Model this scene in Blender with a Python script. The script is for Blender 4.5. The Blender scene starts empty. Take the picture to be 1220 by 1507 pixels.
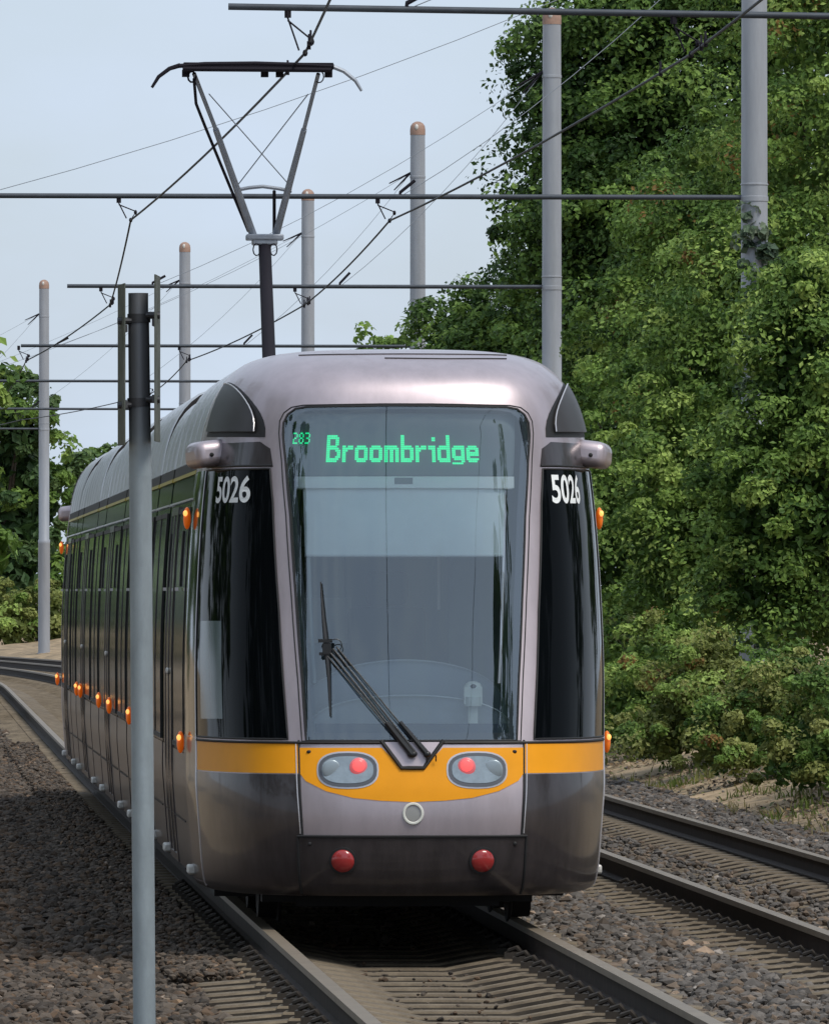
import bpy, bmesh, math, random
import numpy as np
from mathutils import Vector, Matrix
from mathutils.geometry import delaunay_2d_cdt
random.seed(7); RNG = np.random.default_rng(7)
S = bpy.context.scene
COL = S.collection

# ------------------------------------------------------------------ camera, sky, sun, exposure
CAM_H = 1.95; FPX = 13600.0; CX = 610.0; HY = 871.0       # measured in the 1220 x 1507 photograph
cam = bpy.data.cameras.new('camera'); cam_o = bpy.data.objects.new('camera', cam); COL.objects.link(cam_o)
cam_o.location = (0, 0, CAM_H); cam_o.rotation_euler = (math.radians(90), 0, 0)
cam.sensor_fit = 'HORIZONTAL'; cam.sensor_width = 36; cam.lens = 36*FPX/1220
cam.shift_y = (HY-753.5)/1220
cam.clip_start = 1; cam.clip_end = 6000
S.camera = cam_o
SUN_EL, SUN_AZ = math.radians(56), math.radians(134)      # azimuth the light comes from, clockwise from +Y
w = bpy.data.worlds.new('World'); S.world = w; w.use_nodes = True
nt = w.node_tree; nt.nodes.clear()
def N(t, kind, **kw):
    n = t.nodes.new(kind)
    for k, v in kw.items(): setattr(n, k, v)
    return n
sky = N(nt, 'ShaderNodeTexSky', sky_type='NISHITA', sun_disc=False, sun_elevation=SUN_EL, sun_rotation=SUN_AZ,
        air_density=1.0, dust_density=1.6, ozone_density=1.5)
tc = N(nt, 'ShaderNodeTexCoord'); mp = N(nt, 'ShaderNodeMapping'); mp.inputs['Scale'].default_value = (14, 14, 34)
nz = N(nt, 'ShaderNodeTexNoise'); nz.inputs['Scale'].default_value = 1.3; nz.inputs['Detail'].default_value = 5; nz.inputs['Roughness'].default_value = .5
cr = N(nt, 'ShaderNodeValToRGB'); cr.color_ramp.elements[0].position = .36; cr.color_ramp.elements[1].position = .66
cr.color_ramp.elements[0].color = (.70,.70,.70,1); cr.color_ramp.elements[1].color = (1,1,1,1)
mx = N(nt, 'ShaderNodeMix', data_type='RGBA'); mx.inputs[7].default_value = (4.75, 5.55, 6.65, 1)   # thin high cloud
bg = N(nt, 'ShaderNodeBackground'); bg.inputs['Strength'].default_value = .134
out = N(nt, 'ShaderNodeOutputWorld')
L = nt.links.new
L(tc.outputs['Generated'], mp.inputs['Vector']); L(mp.outputs[0], nz.inputs['Vector']); L(nz.outputs[0], cr.inputs[0])
L(cr.outputs[0], mx.inputs[0]); L(sky.outputs[0], mx.inputs[6]); L(mx.outputs[2], bg.inputs[0]); L(bg.outputs[0], out.inputs[0])
sun = bpy.data.lights.new('sun', 'SUN'); sun.energy = 2.6; sun.angle = math.radians(22); sun.color = (1, .95, .86)
so = bpy.data.objects.new('sun', sun); COL.objects.link(so)
sd = Vector((math.sin(SUN_AZ)*math.cos(SUN_EL), math.cos(SUN_AZ)*math.cos(SUN_EL), math.sin(SUN_EL)))
so.rotation_euler = sd.to_track_quat('Z', 'Y').to_euler()
S.view_settings.view_transform = 'Standard'; S.view_settings.look = 'None'; S.view_settings.gamma = 1; S.view_settings.exposure = 0
S.cycles.max_bounces = 6; S.cycles.transparent_max_bounces = 12

# ------------------------------------------------------------------ materials
MATS = {}
def mat(name, col, rough=.6, metal=0, noise=0, nscale=8, bump=0, bscale=30, coat=0, attr=None, emit=None, estr=1, transl=0, spec=.5, stretch=(1,1,1), col2=None):
    m = bpy.data.materials.new(name); m.use_nodes = True; t = m.node_tree; b = t.nodes['Principled BSDF']
    b.inputs['Roughness'].default_value = rough; b.inputs['Metallic'].default_value = metal
    b.inputs['Base Color'].default_value = (*col, 1); b.inputs['Coat Weight'].default_value = coat; b.inputs['Coat Roughness'].default_value = .06
    b.inputs['Specular IOR Level'].default_value = spec
    src = None
    if noise:
        c = N(t, 'ShaderNodeTexCoord'); mm = N(t, 'ShaderNodeMapping'); mm.inputs['Scale'].default_value = stretch
        n = N(t, 'ShaderNodeTexNoise'); n.inputs['Scale'].default_value = nscale; n.inputs['Detail'].default_value = 6; n.inputs['Roughness'].default_value = .65
        t.links.new(c.outputs['Object'], mm.inputs[0]); t.links.new(mm.outputs[0], n.inputs['Vector'])
        r = N(t, 'ShaderNodeValToRGB'); r.color_ramp.elements[0].position = .3; r.color_ramp.elements[1].position = .7
        lo = [max(0, x*(1-noise)) for x in (col2 or col)]; hi = [min(1, x*(1+noise)) for x in col]
        r.color_ramp.elements[0].color = (*lo, 1); r.color_ramp.elements[1].color = (*hi, 1)
        t.links.new(n.outputs[0], r.inputs[0]); src = r.outputs[0]
    if attr:
        a = N(t, 'ShaderNodeAttribute', attribute_name=attr)
        if src:
            q = N(t, 'ShaderNodeMix', data_type='RGBA', blend_type='MULTIPLY'); q.inputs[0].default_value = 1
            t.links.new(src, q.inputs[6]); t.links.new(a.outputs['Color'], q.inputs[7]); src = q.outputs[2]
        else: src = a.outputs['Color']
    if src: t.links.new(src, b.inputs['Base Color'])
    if bump:
        c = N(t, 'ShaderNodeTexCoord'); n = N(t, 'ShaderNodeTexNoise'); n.inputs['Scale'].default_value = bscale; n.inputs['Detail'].default_value = 5
        bb = N(t, 'ShaderNodeBump'); bb.inputs['Strength'].default_value = bump; bb.inputs['Distance'].default_value = .02
        t.links.new(c.outputs['Object'], n.inputs['Vector']); t.links.new(n.outputs[0], bb.inputs['Height']); t.links.new(bb.outputs[0], b.inputs['Normal'])
    if emit:
        b.inputs['Emission Color'].default_value = (*emit, 1); b.inputs['Emission Strength'].default_value = estr
    if transl:
        o = t.nodes['Material Output']; tr = N(t, 'ShaderNodeBsdfTranslucent'); ms = N(t, 'ShaderNodeMixShader'); ms.inputs[0].default_value = transl
        t.links.new(src, tr.inputs[0]) if src else None
        t.links.new(b.outputs[0], ms.inputs[1]); t.links.new(tr.outputs[0], ms.inputs[2]); t.links.new(ms.outputs[0], o.inputs[0])
    MATS[name] = m; return m
def glass(name, tint, refl, rough=.02):
    m = bpy.data.materials.new(name); m.use_nodes = True; t = m.node_tree; t.nodes.clear()
    o = N(t, 'ShaderNodeOutputMaterial'); tr = N(t, 'ShaderNodeBsdfTransparent'); gl = N(t, 'ShaderNodeBsdfGlossy')
    tr.inputs[0].default_value = (*tint, 1); gl.inputs['Roughness'].default_value = rough; gl.inputs['Color'].default_value = (.86,.95,1,1)
    fr = N(t, 'ShaderNodeFresnel'); fr.inputs[0].default_value = 1.5
    ad = N(t, 'ShaderNodeMath', operation='ADD', use_clamp=True); ad.inputs[1].default_value = refl
    ms = N(t, 'ShaderNodeMixShader')
    t.links.new(fr.outputs[0], ad.inputs[0]); t.links.new(ad.outputs[0], ms.inputs[0]); t.links.new(tr.outputs[0], ms.inputs[1]); t.links.new(gl.outputs[0], ms.inputs[2])
    t.links.new(ms.outputs[0], o.inputs[0]); return m
M_SILVER = mat('silver_paint', (.50,.43,.455), .44, .75, noise=.09, nscale=4, stretch=(2,2,.6), coat=.35)
M_GREYP = mat('grey_paint', (.060,.051,.053), .32, .45, noise=.28, nscale=5, stretch=(2,2,.5), coat=.4)
M_ROOF = mat('roof_cowl_paint', (.55,.56,.58), .32, .45, noise=.12, nscale=2.5)
M_STRIPE = mat('stripe_olive', (.42,.34,.04), .4)
M_YEL = mat('yellow_vinyl', (.90,.355,.006), .45, 0, noise=.04, nscale=5, spec=.3)
M_BLKG = mat('black_glass', (.003,.004,.005), .05, 0, spec=.14)
MATS['black_glass'].node_tree.nodes['Principled BSDF'].inputs['IOR'].default_value = 1.28
M_SIDEG = mat('side_glass', (.008,.014,.010), .09, 0, spec=.35)
M_RUB = mat('black_rubber', (.012,.012,.013), .6)
M_DARK = mat('dark_steel', (.02,.018,.018), .7, .2, noise=.4, nscale=6)
M_WIPER = mat('wiper_black', (.015,.016,.018), .45)
M_RED = mat('red_lens', (.35,.03,.03), .2, 0, coat=.6)
M_REDL = mat('lit_red_lamp', (.8,.05,.05), .3, 0, emit=(1,.09,.09), estr=1.5)
M_AMB = mat('lit_amber_lamp', (.8,.2,.02), .3, 0, emit=(1,.14,.006), estr=.22)
M_AMBC = mat('lit_amber_core', (.9,.4,.1), .3, 0, emit=(1,.42,.10), estr=1.6)
M_LENS = mat('headlight_lens', (.30,.36,.40), .15, .3, noise=.15, nscale=20, coat=.6)
M_CHROME = mat('pale_trim', (.62,.60,.62), .3, .6)
M_LED = mat('led_green', (.0,.3,.15), .5, 0, emit=(.0,.85,.30), estr=1.25)
M_WHITE = mat('white_vinyl', (.88,.9,.9), .5)
M_GLASS = glass('windscreen_glass', (.93,.97,.97), .14, .0)
M_BLIND = mat('roller_blind', (.80,.90,.92), .7, noise=.05, nscale=3)
M_SIGN = mat('destination_box', (.13,.17,.185), .5, noise=.1, nscale=4)
M_CABIN = mat('cab_lining', (.26,.34,.36), .7, noise=.15, nscale=2)
M_DASH = mat('dashboard', (.42,.52,.60), .6, noise=.1, nscale=3)
M_SEAT = mat('seat_fabric', (.03,.035,.04), .9)
M_LUG = mat('pale_threshold', (.62,.60,.56), .5, .2, noise=.15, nscale=9)
M_PAN = mat('pantograph_steel', (.30,.33,.38), .5, .3, noise=.15, nscale=8)
M_PAND = mat('pantograph_dark', (.014,.012,.018), .75, spec=.2)
M_MAST = mat('mast_paint', (.34,.355,.385), .45, .25, noise=.12, nscale=2.2, stretch=(3,3,.5), bump=.05, bscale=40)
M_CAP = mat('mast_cap_orange', (.32,.20,.15), .6, noise=.25, nscale=12)
M_ARM = mat('arm_steel', (.055,.065,.08), .55, .3, noise=.2, nscale=6)
M_WIRE = mat('wire', (.03,.035,.045), .6, .3)
M_STAY = mat('stay_wire_grey', (.30,.33,.37), .6, .3)
M_POST = mat('galvanised_post', (.30,.345,.37), .5, .35, noise=.16, nscale=5, stretch=(2,2,.7), bump=.05, bscale=60)
M_POSTD = mat('bronze_post', (.075,.075,.08), .5, .3, noise=.2, nscale=6)
M_PLATE = mat('sign_plate_back', (.10,.11,.10), .55, .3, noise=.3, nscale=5, col2=(.07,.08,.05))
M_RAILH = mat('rail_steel', (.20,.160,.115), .5, .2, noise=.15, nscale=5)
M_RAILW = mat('rail_rust', (.035,.024,.018), .85, noise=.35, nscale=8)
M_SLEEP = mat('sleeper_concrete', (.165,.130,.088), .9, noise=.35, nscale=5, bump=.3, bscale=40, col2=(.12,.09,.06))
M_SLEEPD = mat('sleeper_shaded_side', (.038,.030,.022), .95, noise=.5, nscale=9)  # shade in the gaps between sleepers, painted onto their side faces
M_CLIP = mat('rail_clip', (.035,.028,.022), .8, noise=.3, nscale=30)
M_STONE = mat('ballast_stone', (.095,.082,.070), .9, noise=.25, nscale=14, attr='tint')
M_BARK = mat('bark', (.06,.045,.03), .9, noise=.4, nscale=10, bump=.4, bscale=20)
M_LEAF = mat('leaf', (.1,.1,.1), .55, attr='tint', transl=.30, spec=.3)

# ------------------------------------------------------------------ helpers
def tag(o, label=None, cat=None, group=None, kind=None):
    if label: o['label'] = label
    if cat: o['category'] = cat
    if group: o['group'] = group
    if kind: o['kind'] = kind
    return o
def empty(name, loc, rz=0):
    o = bpy.data.objects.new(name, None); COL.objects.link(o); o.location = loc; o.rotation_euler = (0,0,rz); o.empty_display_size = .3; return o
def link(name, me, m, parent=None, loc=None):
    o = bpy.data.objects.new(name, me); COL.objects.link(o)
    if m:
        for q in (m if isinstance(m, (list, tuple)) else [m]): me.materials.append(q)
    if parent: o.parent = parent
    if loc: o.location = loc
    return o
class MB:
    def __init__(s): s.v = []; s.f = []; s.mi = []
    def add(s, vs, fs, mi=0):
        o = len(s.v); s.v += [tuple(p) for p in vs]; s.f += [tuple(i+o for i in f) for f in fs]; s.mi += [mi]*len(fs); return s
    def box(s, c, d, mi=0, rot=None, taper=1.0):
        x, y, z = [q/2 for q in d]; P = []
        for k in (-1, 1):
            t = 1 if k < 0 else taper
            for (i, j) in ((-1,-1),(1,-1),(1,1),(-1,1)): P.append(Vector((i*x*t, j*y*t, k*z)))
        if rot is not None: P = [rot @ p for p in P]
        c = Vector(c)
        return s.add([p+c for p in P], [(3,2,1,0),(4,5,6,7),(0,1,5,4),(1,2,6,5),(2,3,7,6),(3,0,4,7)], mi)
    def tube(s, pts, r, n=8, mi=0, caps=True, closed=False):
        pts = [Vector(p) for p in pts]; R = r if isinstance(r, (list, tuple)) else [r]*len(pts)
        V = []; Fc = []; m = len(pts); up = None
        for i, p in enumerate(pts):
            if closed: d = pts[(i+1) % m]-pts[i-1]
            else: d = pts[min(i+1, m-1)]-pts[max(i-1, 0)]
            d = d.normalized() if d.length > 1e-9 else Vector((0,0,1))
            if up is None:
                up = Vector((0,0,1)) if abs(d.z) < .9 else Vector((0,1,0))
            a = d.cross(up)
            if a.length < 1e-6: a = d.cross(Vector((1,0,0)))
            a.normalize(); b = a.cross(d).normalized(); up = b
            for k in range(n):
                t = 2*math.pi*k/n; V.append(p+(a*math.cos(t)+b*math.sin(t))*R[i])
        last = m if closed else m-1
        for i in range(last):
            j = (i+1) % m
            for k in range(n):
                k2 = (k+1) % n; Fc.append((i*n+k, i*n+k2, j*n+k2, j*n+k))
        if caps and not closed: Fc.append(tuple(range(n))[::-1]); Fc.append(tuple((m-1)*n+k for k in range(n)))
        return s.add(V, Fc, mi)
    def lathe(s, prof, c=(0,0,0), n=20, mi=0):     # prof: (r, z)
        V = []; Fc = []
        for (r, z) in prof:
            for k in range(n):
                t = 2*math.pi*k/n; V.append((c[0]+r*math.cos(t), c[1]+r*math.sin(t), c[2]+z))
        for i in range(len(prof)-1):
            for k in range(n):
                k2 = (k+1) % n; Fc.append((i*n+k, i*n+k2, (i+1)*n+k2, (i+1)*n+k))
        Fc.append(tuple(range(n))[::-1]); Fc.append(tuple((len(prof)-1)*n+k for k in range(n)))
        return s.add(V, Fc, mi)
    def ellipsoid(s, c, r, n=14, mi=0):
        V = []; Fc = []; h = n//2
        for i in range(1, h):
            a = math.pi*i/h
            for k in range(n):
                t = 2*math.pi*k/n; V.append((c[0]+r[0]*math.sin(a)*math.cos(t), c[1]+r[1]*math.sin(a)*math.sin(t), c[2]+r[2]*math.cos(a)))
        V.append((c[0], c[1], c[2]+r[2])); V.append((c[0], c[1], c[2]-r[2]))
        for i in range(h-2):
            for k in range(n):
                k2 = (k+1) % n; Fc.append((i*n+k, (i+1)*n+k, (i+1)*n+k2, i*n+k2))
        T = len(V)-2
        for k in range(n):
            k2 = (k+1) % n; Fc.append((T, k, k2)); Fc.append((T+1, (h-2)*n+k2, (h-2)*n+k))
        return s.add(V, Fc, mi)
    def build(s, name, m, parent=None, smooth=True, bevel=0, loc=None):
        me = bpy.data.meshes.new(name); me.from_pydata(s.v, [], s.f); me.update()
        me.polygons.foreach_set('material_index', s.mi)
        if smooth:
            me.polygons.foreach_set('use_smooth', [True]*len(s.f))
            try: me.set_sharp_from_angle(angle=math.radians(38))
            except Exception: pass
        o = link(name, me, m, parent, loc)
        if bevel:
            b = o.modifiers.new('bevel', 'BEVEL'); b.width = bevel; b.segments = 2; b.limit_method = 'ANGLE'
        return o
def copy_obj(o, parent=None):
    c = o.copy(); COL.objects.link(c); c.parent = parent
    return c
def copy_tree(o, parent=None):
    c = copy_obj(o, parent)
    for ch in o.children: copy_tree(ch, c)
    return c
def sstep(a, b, x):
    t = np.clip((np.asarray(x, float)-a)/(b-a), 0, 1); return t*t*(3-2*t)

# ------------------------------------------------------------------ track geometry: X of the centre of track 1 at depth z
SL = .057
def xc(z):
    z = np.asarray(z, float)
    return -.033-SL*(z-52.6)-.00064*np.maximum(0, z-170)**2
def xs(z): return -SL-2*.00064*np.maximum(0, np.asarray(z, float)-170)
def el(z): return .22*sstep(80, 200, z)
T2 = 3.15
def tp(d, z, h=0):                                  # d metres right of track 1 centre
    s = float(xs(z)); n = math.hypot(1, s)
    return Vector((float(xc(z))+d/n, z-d*s/n*1.0, h+float(el(z))))

# ------------------------------------------------------------------ ground
def gh(d, z):                                      # ground height against offset from track 1
    d = np.asarray(d, float)
    bank = sstep(4.7, 7.5, d)*.42+sstep(8, 16, d)*.8
    left = sstep(4.5, 8, -d)*.15
    return -.34+bank+left
ds = np.concatenate([[-1500, -400, -120, -50, -25], np.arange(-15, 20.1, .5), [25, 40, 90, 300, 1500]])
zs = np.concatenate([[-400, -60, 0, 20], np.arange(30, 330, 2.5), [360, 420, 600, 1000, 2000, 4500]])
V = []
for z in zs:
    zz = min(z, 330)
    for d in ds:
        hh = float(gh(d, z))+float(el(z)); 
        if 5 < abs(d) < 40: hh += .07*math.sin(d*2.1+z*.37)*math.sin(z*.9+d)
        V.append((float(xc(zz))+d, z, hh))
nd = len(ds); Fc = [(i*nd+j, i*nd+j+1, (i+1)*nd+j+1, (i+1)*nd+j) for i in range(len(zs)-1) for j in range(nd-1)]
me = bpy.data.meshes.new('ground'); me.from_pydata(V, [], Fc); me.polygons.foreach_set('use_smooth', [True]*len(Fc))
M_SOIL = mat('dry_soil', (.33,.235,.14), .95, noise=.35, nscale=2.6, bump=.5, bscale=14, col2=(.13,.10,.05))
tag(link('ground', me, M_SOIL), kind='structure')
# ballast bed sheet, uneven edge
V = []; Fc = []; zz = np.arange(24, 330, .6); dd = np.concatenate([[-5.6], np.arange(-5, 5.3, .25), [5.55]])
for z in zz:
    for d in dd:
        h = -.265+.02*math.sin(d*9+z*3.1)*math.sin(z*5.3-d*4)
        e = 0
        if d in (-5.6, 5.55): h = -.40; e = .12*math.sin(z*1.7)+.08*math.sin(z*4.1)
        p = tp(d+e, z, h); V.append(tuple(p))
nd = len(dd); Fc = [(i*nd+j, i*nd+j+1, (i+1)*nd+j+1, (i+1)*nd+j) for i in range(len(zz)-1) for j in range(nd-1)]
me = bpy.data.meshes.new('ballast_bed'); me.from_pydata(V, [], Fc); me.polygons.foreach_set('use_smooth', [True]*len(Fc))
M_BED = mat('ballast_fines', (.050,.040,.030), .95, noise=.55, nscale=11, bump=1, bscale=16)
tag(link('ballast_bed', me, M_BED), kind='structure')

def rand_unit(n):
    v = RNG.normal(size=(n, 3)); return v/np.linalg.norm(v, axis=1)[:, None]
def mesh_np(name, V, Fidx, tint, per, m, parent=None, smooth=False):
    """V (n*k,3), Fidx (faces, corners) same corner count, tint per vertex"""
    me = bpy.data.meshes.new(name); nf, k = Fidx.shape
    me.vertices.add(len(V)); me.vertices.foreach_set('co', V.astype(np.float32).ravel())
    me.loops.add(nf*k); me.loops.foreach_set('vertex_index', Fidx.astype(np.int32).ravel())
    me.polygons.add(nf); me.polygons.foreach_set('loop_start', np.arange(0, nf*k, k, dtype=np.int32))
    me.polygons.foreach_set('loop_total', np.full(nf, k, dtype=np.int32))
    if tint is not None:
        a = me.attributes.new('tint', 'FLOAT_COLOR', 'POINT')
        a.data.foreach_set('color', np.concatenate([np.repeat(tint, per, axis=0), np.ones((len(V), 1))], axis=1).astype(np.float32).ravel())
    me.update(calc_edges=True); me.validate()
    me.polygons.foreach_set('use_smooth', [bool(smooth)]*nf)
    return link(name, me, m, parent)
# stones
def stones():
    t = (1+5**.5)/2
    iv = np.array([(-1,t,0),(1,t,0),(-1,-t,0),(1,-t,0),(0,-1,t),(0,1,t),(0,-1,-t),(0,1,-t),(t,0,-1),(t,0,1),(-t,0,-1),(-t,0,1)], float)/math.sqrt(1+t*t)
    ff = np.array([(0,11,5),(0,5,1),(0,1,7),(0,7,10),(0,10,11),(1,5,9),(5,11,4),(11,10,2),(10,7,6),(7,1,8),(3,9,4),(3,4,2),(3,2,6),(3,6,8),(3,8,9),(4,9,5),(2,4,11),(6,2,10),(8,6,7),(9,8,1)])
    D = []; Z = []; H = []; R = []
    def reg(d0, d1, z0, z1, n, h, r0=.018, r1=.044):
        D.append(RNG.uniform(d0, d1, n)); Z.append(z0+(z1-z0)*RNG.uniform(0, 1, n)**1.25); H.append(np.full(n, h)); R.append(RNG.uniform(r0, r1, n))
    reg(-5.3, -1.24, 40, 125, 100000, -.25, .016, .042)
    reg(-1.40, -1.0, 51, 125, 10000, -.185, .012, .030)
    reg(-1.15, 1.0, 56, 120, 3000, -.20, .012, .028)
    reg(.86, 2.3, 40, 112, 42000, -.24)
    reg(1.3, 1.95, 40, 112, 14000, -.215)
    reg(3.98, 5.5, 58, 125, 17000, -.25, .022, .042)
    reg(-.45, .45, 40, 54, 700, -.245, .010, .02)
    reg(2.5, 3.8, 50, 115, 7000, -.225, .018, .035)
    reg(-5.3, -1.2, 125, 200, 12000, -.25, .04, .07)
    reg(5.2, 6.4, 75, 125, 500, -.22, .010, .022)
    d = np.concatenate(D); z = np.concatenate(Z); h = np.concatenate(H); r = np.concatenate(R); n = len(d)
    big = RNG.uniform(size=n) < .04; r[big] *= 1.5
    X = xc(z)+d; Y = z-d*xs(z); Hh = h+el(z)+np.where(d > 5.45, gh(d, z)+.24, 0)+RNG.uniform(-.02, .03, n)
    s = rand_unit(n)*.0+np.stack([RNG.uniform(.7, 1.3, n), RNG.uniform(.7, 1.3, n), RNG.uniform(.5, .9, n)], 1)
    an = RNG.uniform(0, 6.28, n); c_, s_ = np.cos(an), np.sin(an)
    b = iv[None]*(1+RNG.uniform(-.22, .22, (n, 12, 1)))*r[:, None, None]*s[:, None]
    tl = RNG.uniform(-.5, .5, n); b = np.stack([b[..., 0], b[..., 1]*np.cos(tl)[:, None]-b[..., 2]*np.sin(tl)[:, None], b[..., 1]*np.sin(tl)[:, None]+b[..., 2]*np.cos(tl)[:, None]], -1)
    b = np.stack([b[..., 0]*c_[:, None]-b[..., 1]*s_[:, None], b[..., 0]*s_[:, None]+b[..., 1]*c_[:, None], b[..., 2]], -1)
    b += np.stack([X, Y, Hh], 1)[:, None]
    k = RNG.uniform(.45, 1.45, n)[:, None]
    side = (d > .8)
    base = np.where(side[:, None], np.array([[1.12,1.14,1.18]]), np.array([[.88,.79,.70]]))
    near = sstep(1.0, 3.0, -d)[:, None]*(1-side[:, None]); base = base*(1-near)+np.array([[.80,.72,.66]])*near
    rust = (RNG.uniform(size=n) < .3)[:, None]; base = np.where(rust, base*np.array([[1.12,.93,.75]]), base)
    pale = (RNG.uniform(size=n) < .012)[:, None]; k = np.where(pale, 2.9, k)
    F_ = (ff[None]+12*np.arange(n)[:, None, None]).reshape(-1, 3)
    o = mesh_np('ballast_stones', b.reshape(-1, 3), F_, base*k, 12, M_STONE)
    tag(o, kind='stuff')
stones()

# ------------------------------------------------------------------ tracks
RAIL_PROF = [(-.036,0),(.036,0),(.036,-.034),(.009,-.05),(.009,-.135),(.07,-.15),(.07,-.163),(-.07,-.163),(-.07,-.15),(-.009,-.135),(-.009,-.05),(-.036,-.034)]
def track(off, g2, label):
    root = empty('railway_track', tp(off, 60, -.25)); tag(root, label, 'railway track', 'railway tracks')
    inv = Vector(root.location)
    for sgn in (-1, 1):
        V = []; Fc = []; mi = []; zz = np.arange(20, 331, 3.0); n = len(RAIL_PROF)
        for z in zz:
            for (a, h) in RAIL_PROF: V.append(tuple(tp(off+sgn*g2+a, z, h)-inv))
        for i in range(len(zz)-1):
            for k in range(n):
                k2 = (k+1) % n; Fc.append((i*n+k, (i+1)*n+k, (i+1)*n+k2, i*n+k2)); mi.append(0 if k in (0, 1, 11) else 1)
        me = bpy.data.meshes.new('rail'); me.from_pydata(V, [], Fc); me.polygons.foreach_set('material_index', mi)
        link('rail', me, [M_RAILH, M_RAILW], root)
    # sleeper with dished middle
    def sleeper_mb(b, c=Vector((0,0,0)), ang=0, L_=1.27):
        xsn = [-L_, -.98, -g2-.2, -g2+.22, -.25, .25, g2-.22, g2+.2, .98, L_]
        zt = [-.20, -.175, -.166, -.166, -.222, -.222, -.166, -.166, -.175, -.20]
        hw = [.12, .12, .125, .125, .11, .11, .125, .125, .12, .12]; V = []
        R = Matrix.Rotation(ang, 3, 'Z')
        for x, t, hh in zip(xsn, zt, hw):
            for (yy, z) in ((-hh-.03, -.36), (-hh, t-.012), (-hh+.015, t), (hh-.015, t), (hh, t-.012), (hh+.03, -.36)): V.append(R @ Vector((x, yy, z))+c)
        Fc = []; MI = []
        for i in range(9):
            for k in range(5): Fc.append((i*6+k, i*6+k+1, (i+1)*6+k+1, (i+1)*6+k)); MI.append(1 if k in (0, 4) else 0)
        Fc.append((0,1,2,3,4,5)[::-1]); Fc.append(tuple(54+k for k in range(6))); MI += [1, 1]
        b.add(V, Fc); b.mi[-len(MI):] = MI; return b
    z = 36.3 if off == 0 else 36.6
    if off: z = 48.5
    p = None; c0 = None; cnt = 0; far = MB()
    while z < 300:
        pt = tp(off, z, 0)-inv; ang = math.atan(float(xs(z)))*1.0
        if cnt < 95:
            if p is None:
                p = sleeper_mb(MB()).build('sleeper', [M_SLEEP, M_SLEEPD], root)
                for sgn in (-1, 1):
                    for q in (-1, 1):
                        cx = sgn*g2+q*.105
                        cb = MB(); cb.tube([(cx-q*.03,-.06,-.135),(cx,-.075,-.10),(cx+q*.045,-.05,-.12),(cx+q*.045,.03,-.12),(cx,.06,-.105),(cx-q*.03,.03,-.14)], .013, 6)
                        cb.box((cx+q*.035, 0, -.150), (.07,.16,.04)); cb.build('rail_clip', M_CLIP, p)
                o = p
            elif z < 66: o = copy_tree(p, root)
            else: o = copy_obj(p, root)
            o.location = pt; o.rotation_euler = (0, 0, ang)
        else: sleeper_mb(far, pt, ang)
        cnt += 1; z += .68 if off == 0 else .66
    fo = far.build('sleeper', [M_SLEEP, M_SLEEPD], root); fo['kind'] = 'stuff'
track(0, .77, 'track with brown sleepers running out from under the tram at the bottom of the picture')
track(T2, .75, 'empty track curving past the right side of the tram beside the bushes')

# ------------------------------------------------------------------ the tram
TR0 = Vector((-.008, 53.0, 0)); TH = math.atan(SL)
tram = empty('tram', TR0, TH)
tag(tram, 'long silver and grey tram with a yellow band, green Broombridge display and number 5026', 'tram')
def catmull(P, n=16):
    P = [np.array(p, float) for p in P]; Q = [2*P[0]-P[1]]+P+[2*P[-1]-P[-2]]; R = []
    for i in range(1, len(Q)-2):
        for k in range(n):
            t = k/n; a, b, c, d = Q[i-1], Q[i], Q[i+1], Q[i+2]
            R.append(.5*((2*b)+(-a+c)*t+(2*a-5*b+4*c-d)*t*t+(-a+3*b-3*c+d)*t**3))
    R.append(P[-1]); return np.array(R)
_half = [(0,0),(.22,.008),(.44,.035),(.62,.09),(.78,.19),(.92,.36),(1.03,.62),(1.12,1.0),(1.175,1.45),(1.2,1.95),(1.2,2.4)]
_pl = catmull([(-_half[1][0], _half[1][1])]+_half)[16:]
_al = np.concatenate([[0], np.cumsum(np.hypot(*np.diff(_pl, axis=0).T))])
A0 = _al[-1]; YC = 2.4
_sec = catmull([(1.10,.20,.13),(1.145,.235,.085),(1.165,.34,.035),(1.178,.5,.01),(1.19,.66,.0),(1.2,.80,.013),(1.2,.94,.045),(1.2,1.10,.085),(1.2,1.6,.225),(1.18,2.1,.355),(1.15,2.5,.455),(1.105,2.85,.545),(1.06,3.03,.595),(1.0,3.16,.66),(.93,3.25,.78),(.83,3.32,.98),(.66,3.365,1.3),(.4,3.385,1.65),(0,3.39,1.95)])
_ql = np.concatenate([[0], np.cumsum(np.hypot(*np.diff(_sec[:, :2], axis=0).T))]); QM = _ql[-1]
def surf(a, q):
    a = np.asarray(a, float); q = np.asarray(q, float)
    A = np.abs(a); Ac = np.minimum(A, A0)
    u0 = np.interp(Ac, _al, _pl[:, 0]); y0 = np.interp(Ac, _al, _pl[:, 1])
    W = np.interp(q, _ql, _sec[:, 0]); v = np.interp(q, _ql, _sec[:, 1]); Fp = np.interp(q, _ql, _sec[:, 2])
    y = y0+Fp*(1-y0/YC)+np.maximum(0, A-A0)
    return np.stack([np.sign(a)*u0*W*1.028/1.2, y, v], -1)
def nrm(a, q, e=.02):
    a = np.asarray(a, float); q = np.clip(np.asarray(q, float), e, QM-e*1.01)
    da = surf(a+e, q)-surf(a-e, q); dq = surf(a, q+e)-surf(a, q-e)
    n = np.cross(da, dq); n /= np.linalg.norm(n, axis=-1)[..., None]+1e-12; return n
def SP(a, q, off=0): 
    return Vector(surf(a, q)+nrm(a, q)*off)
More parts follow.
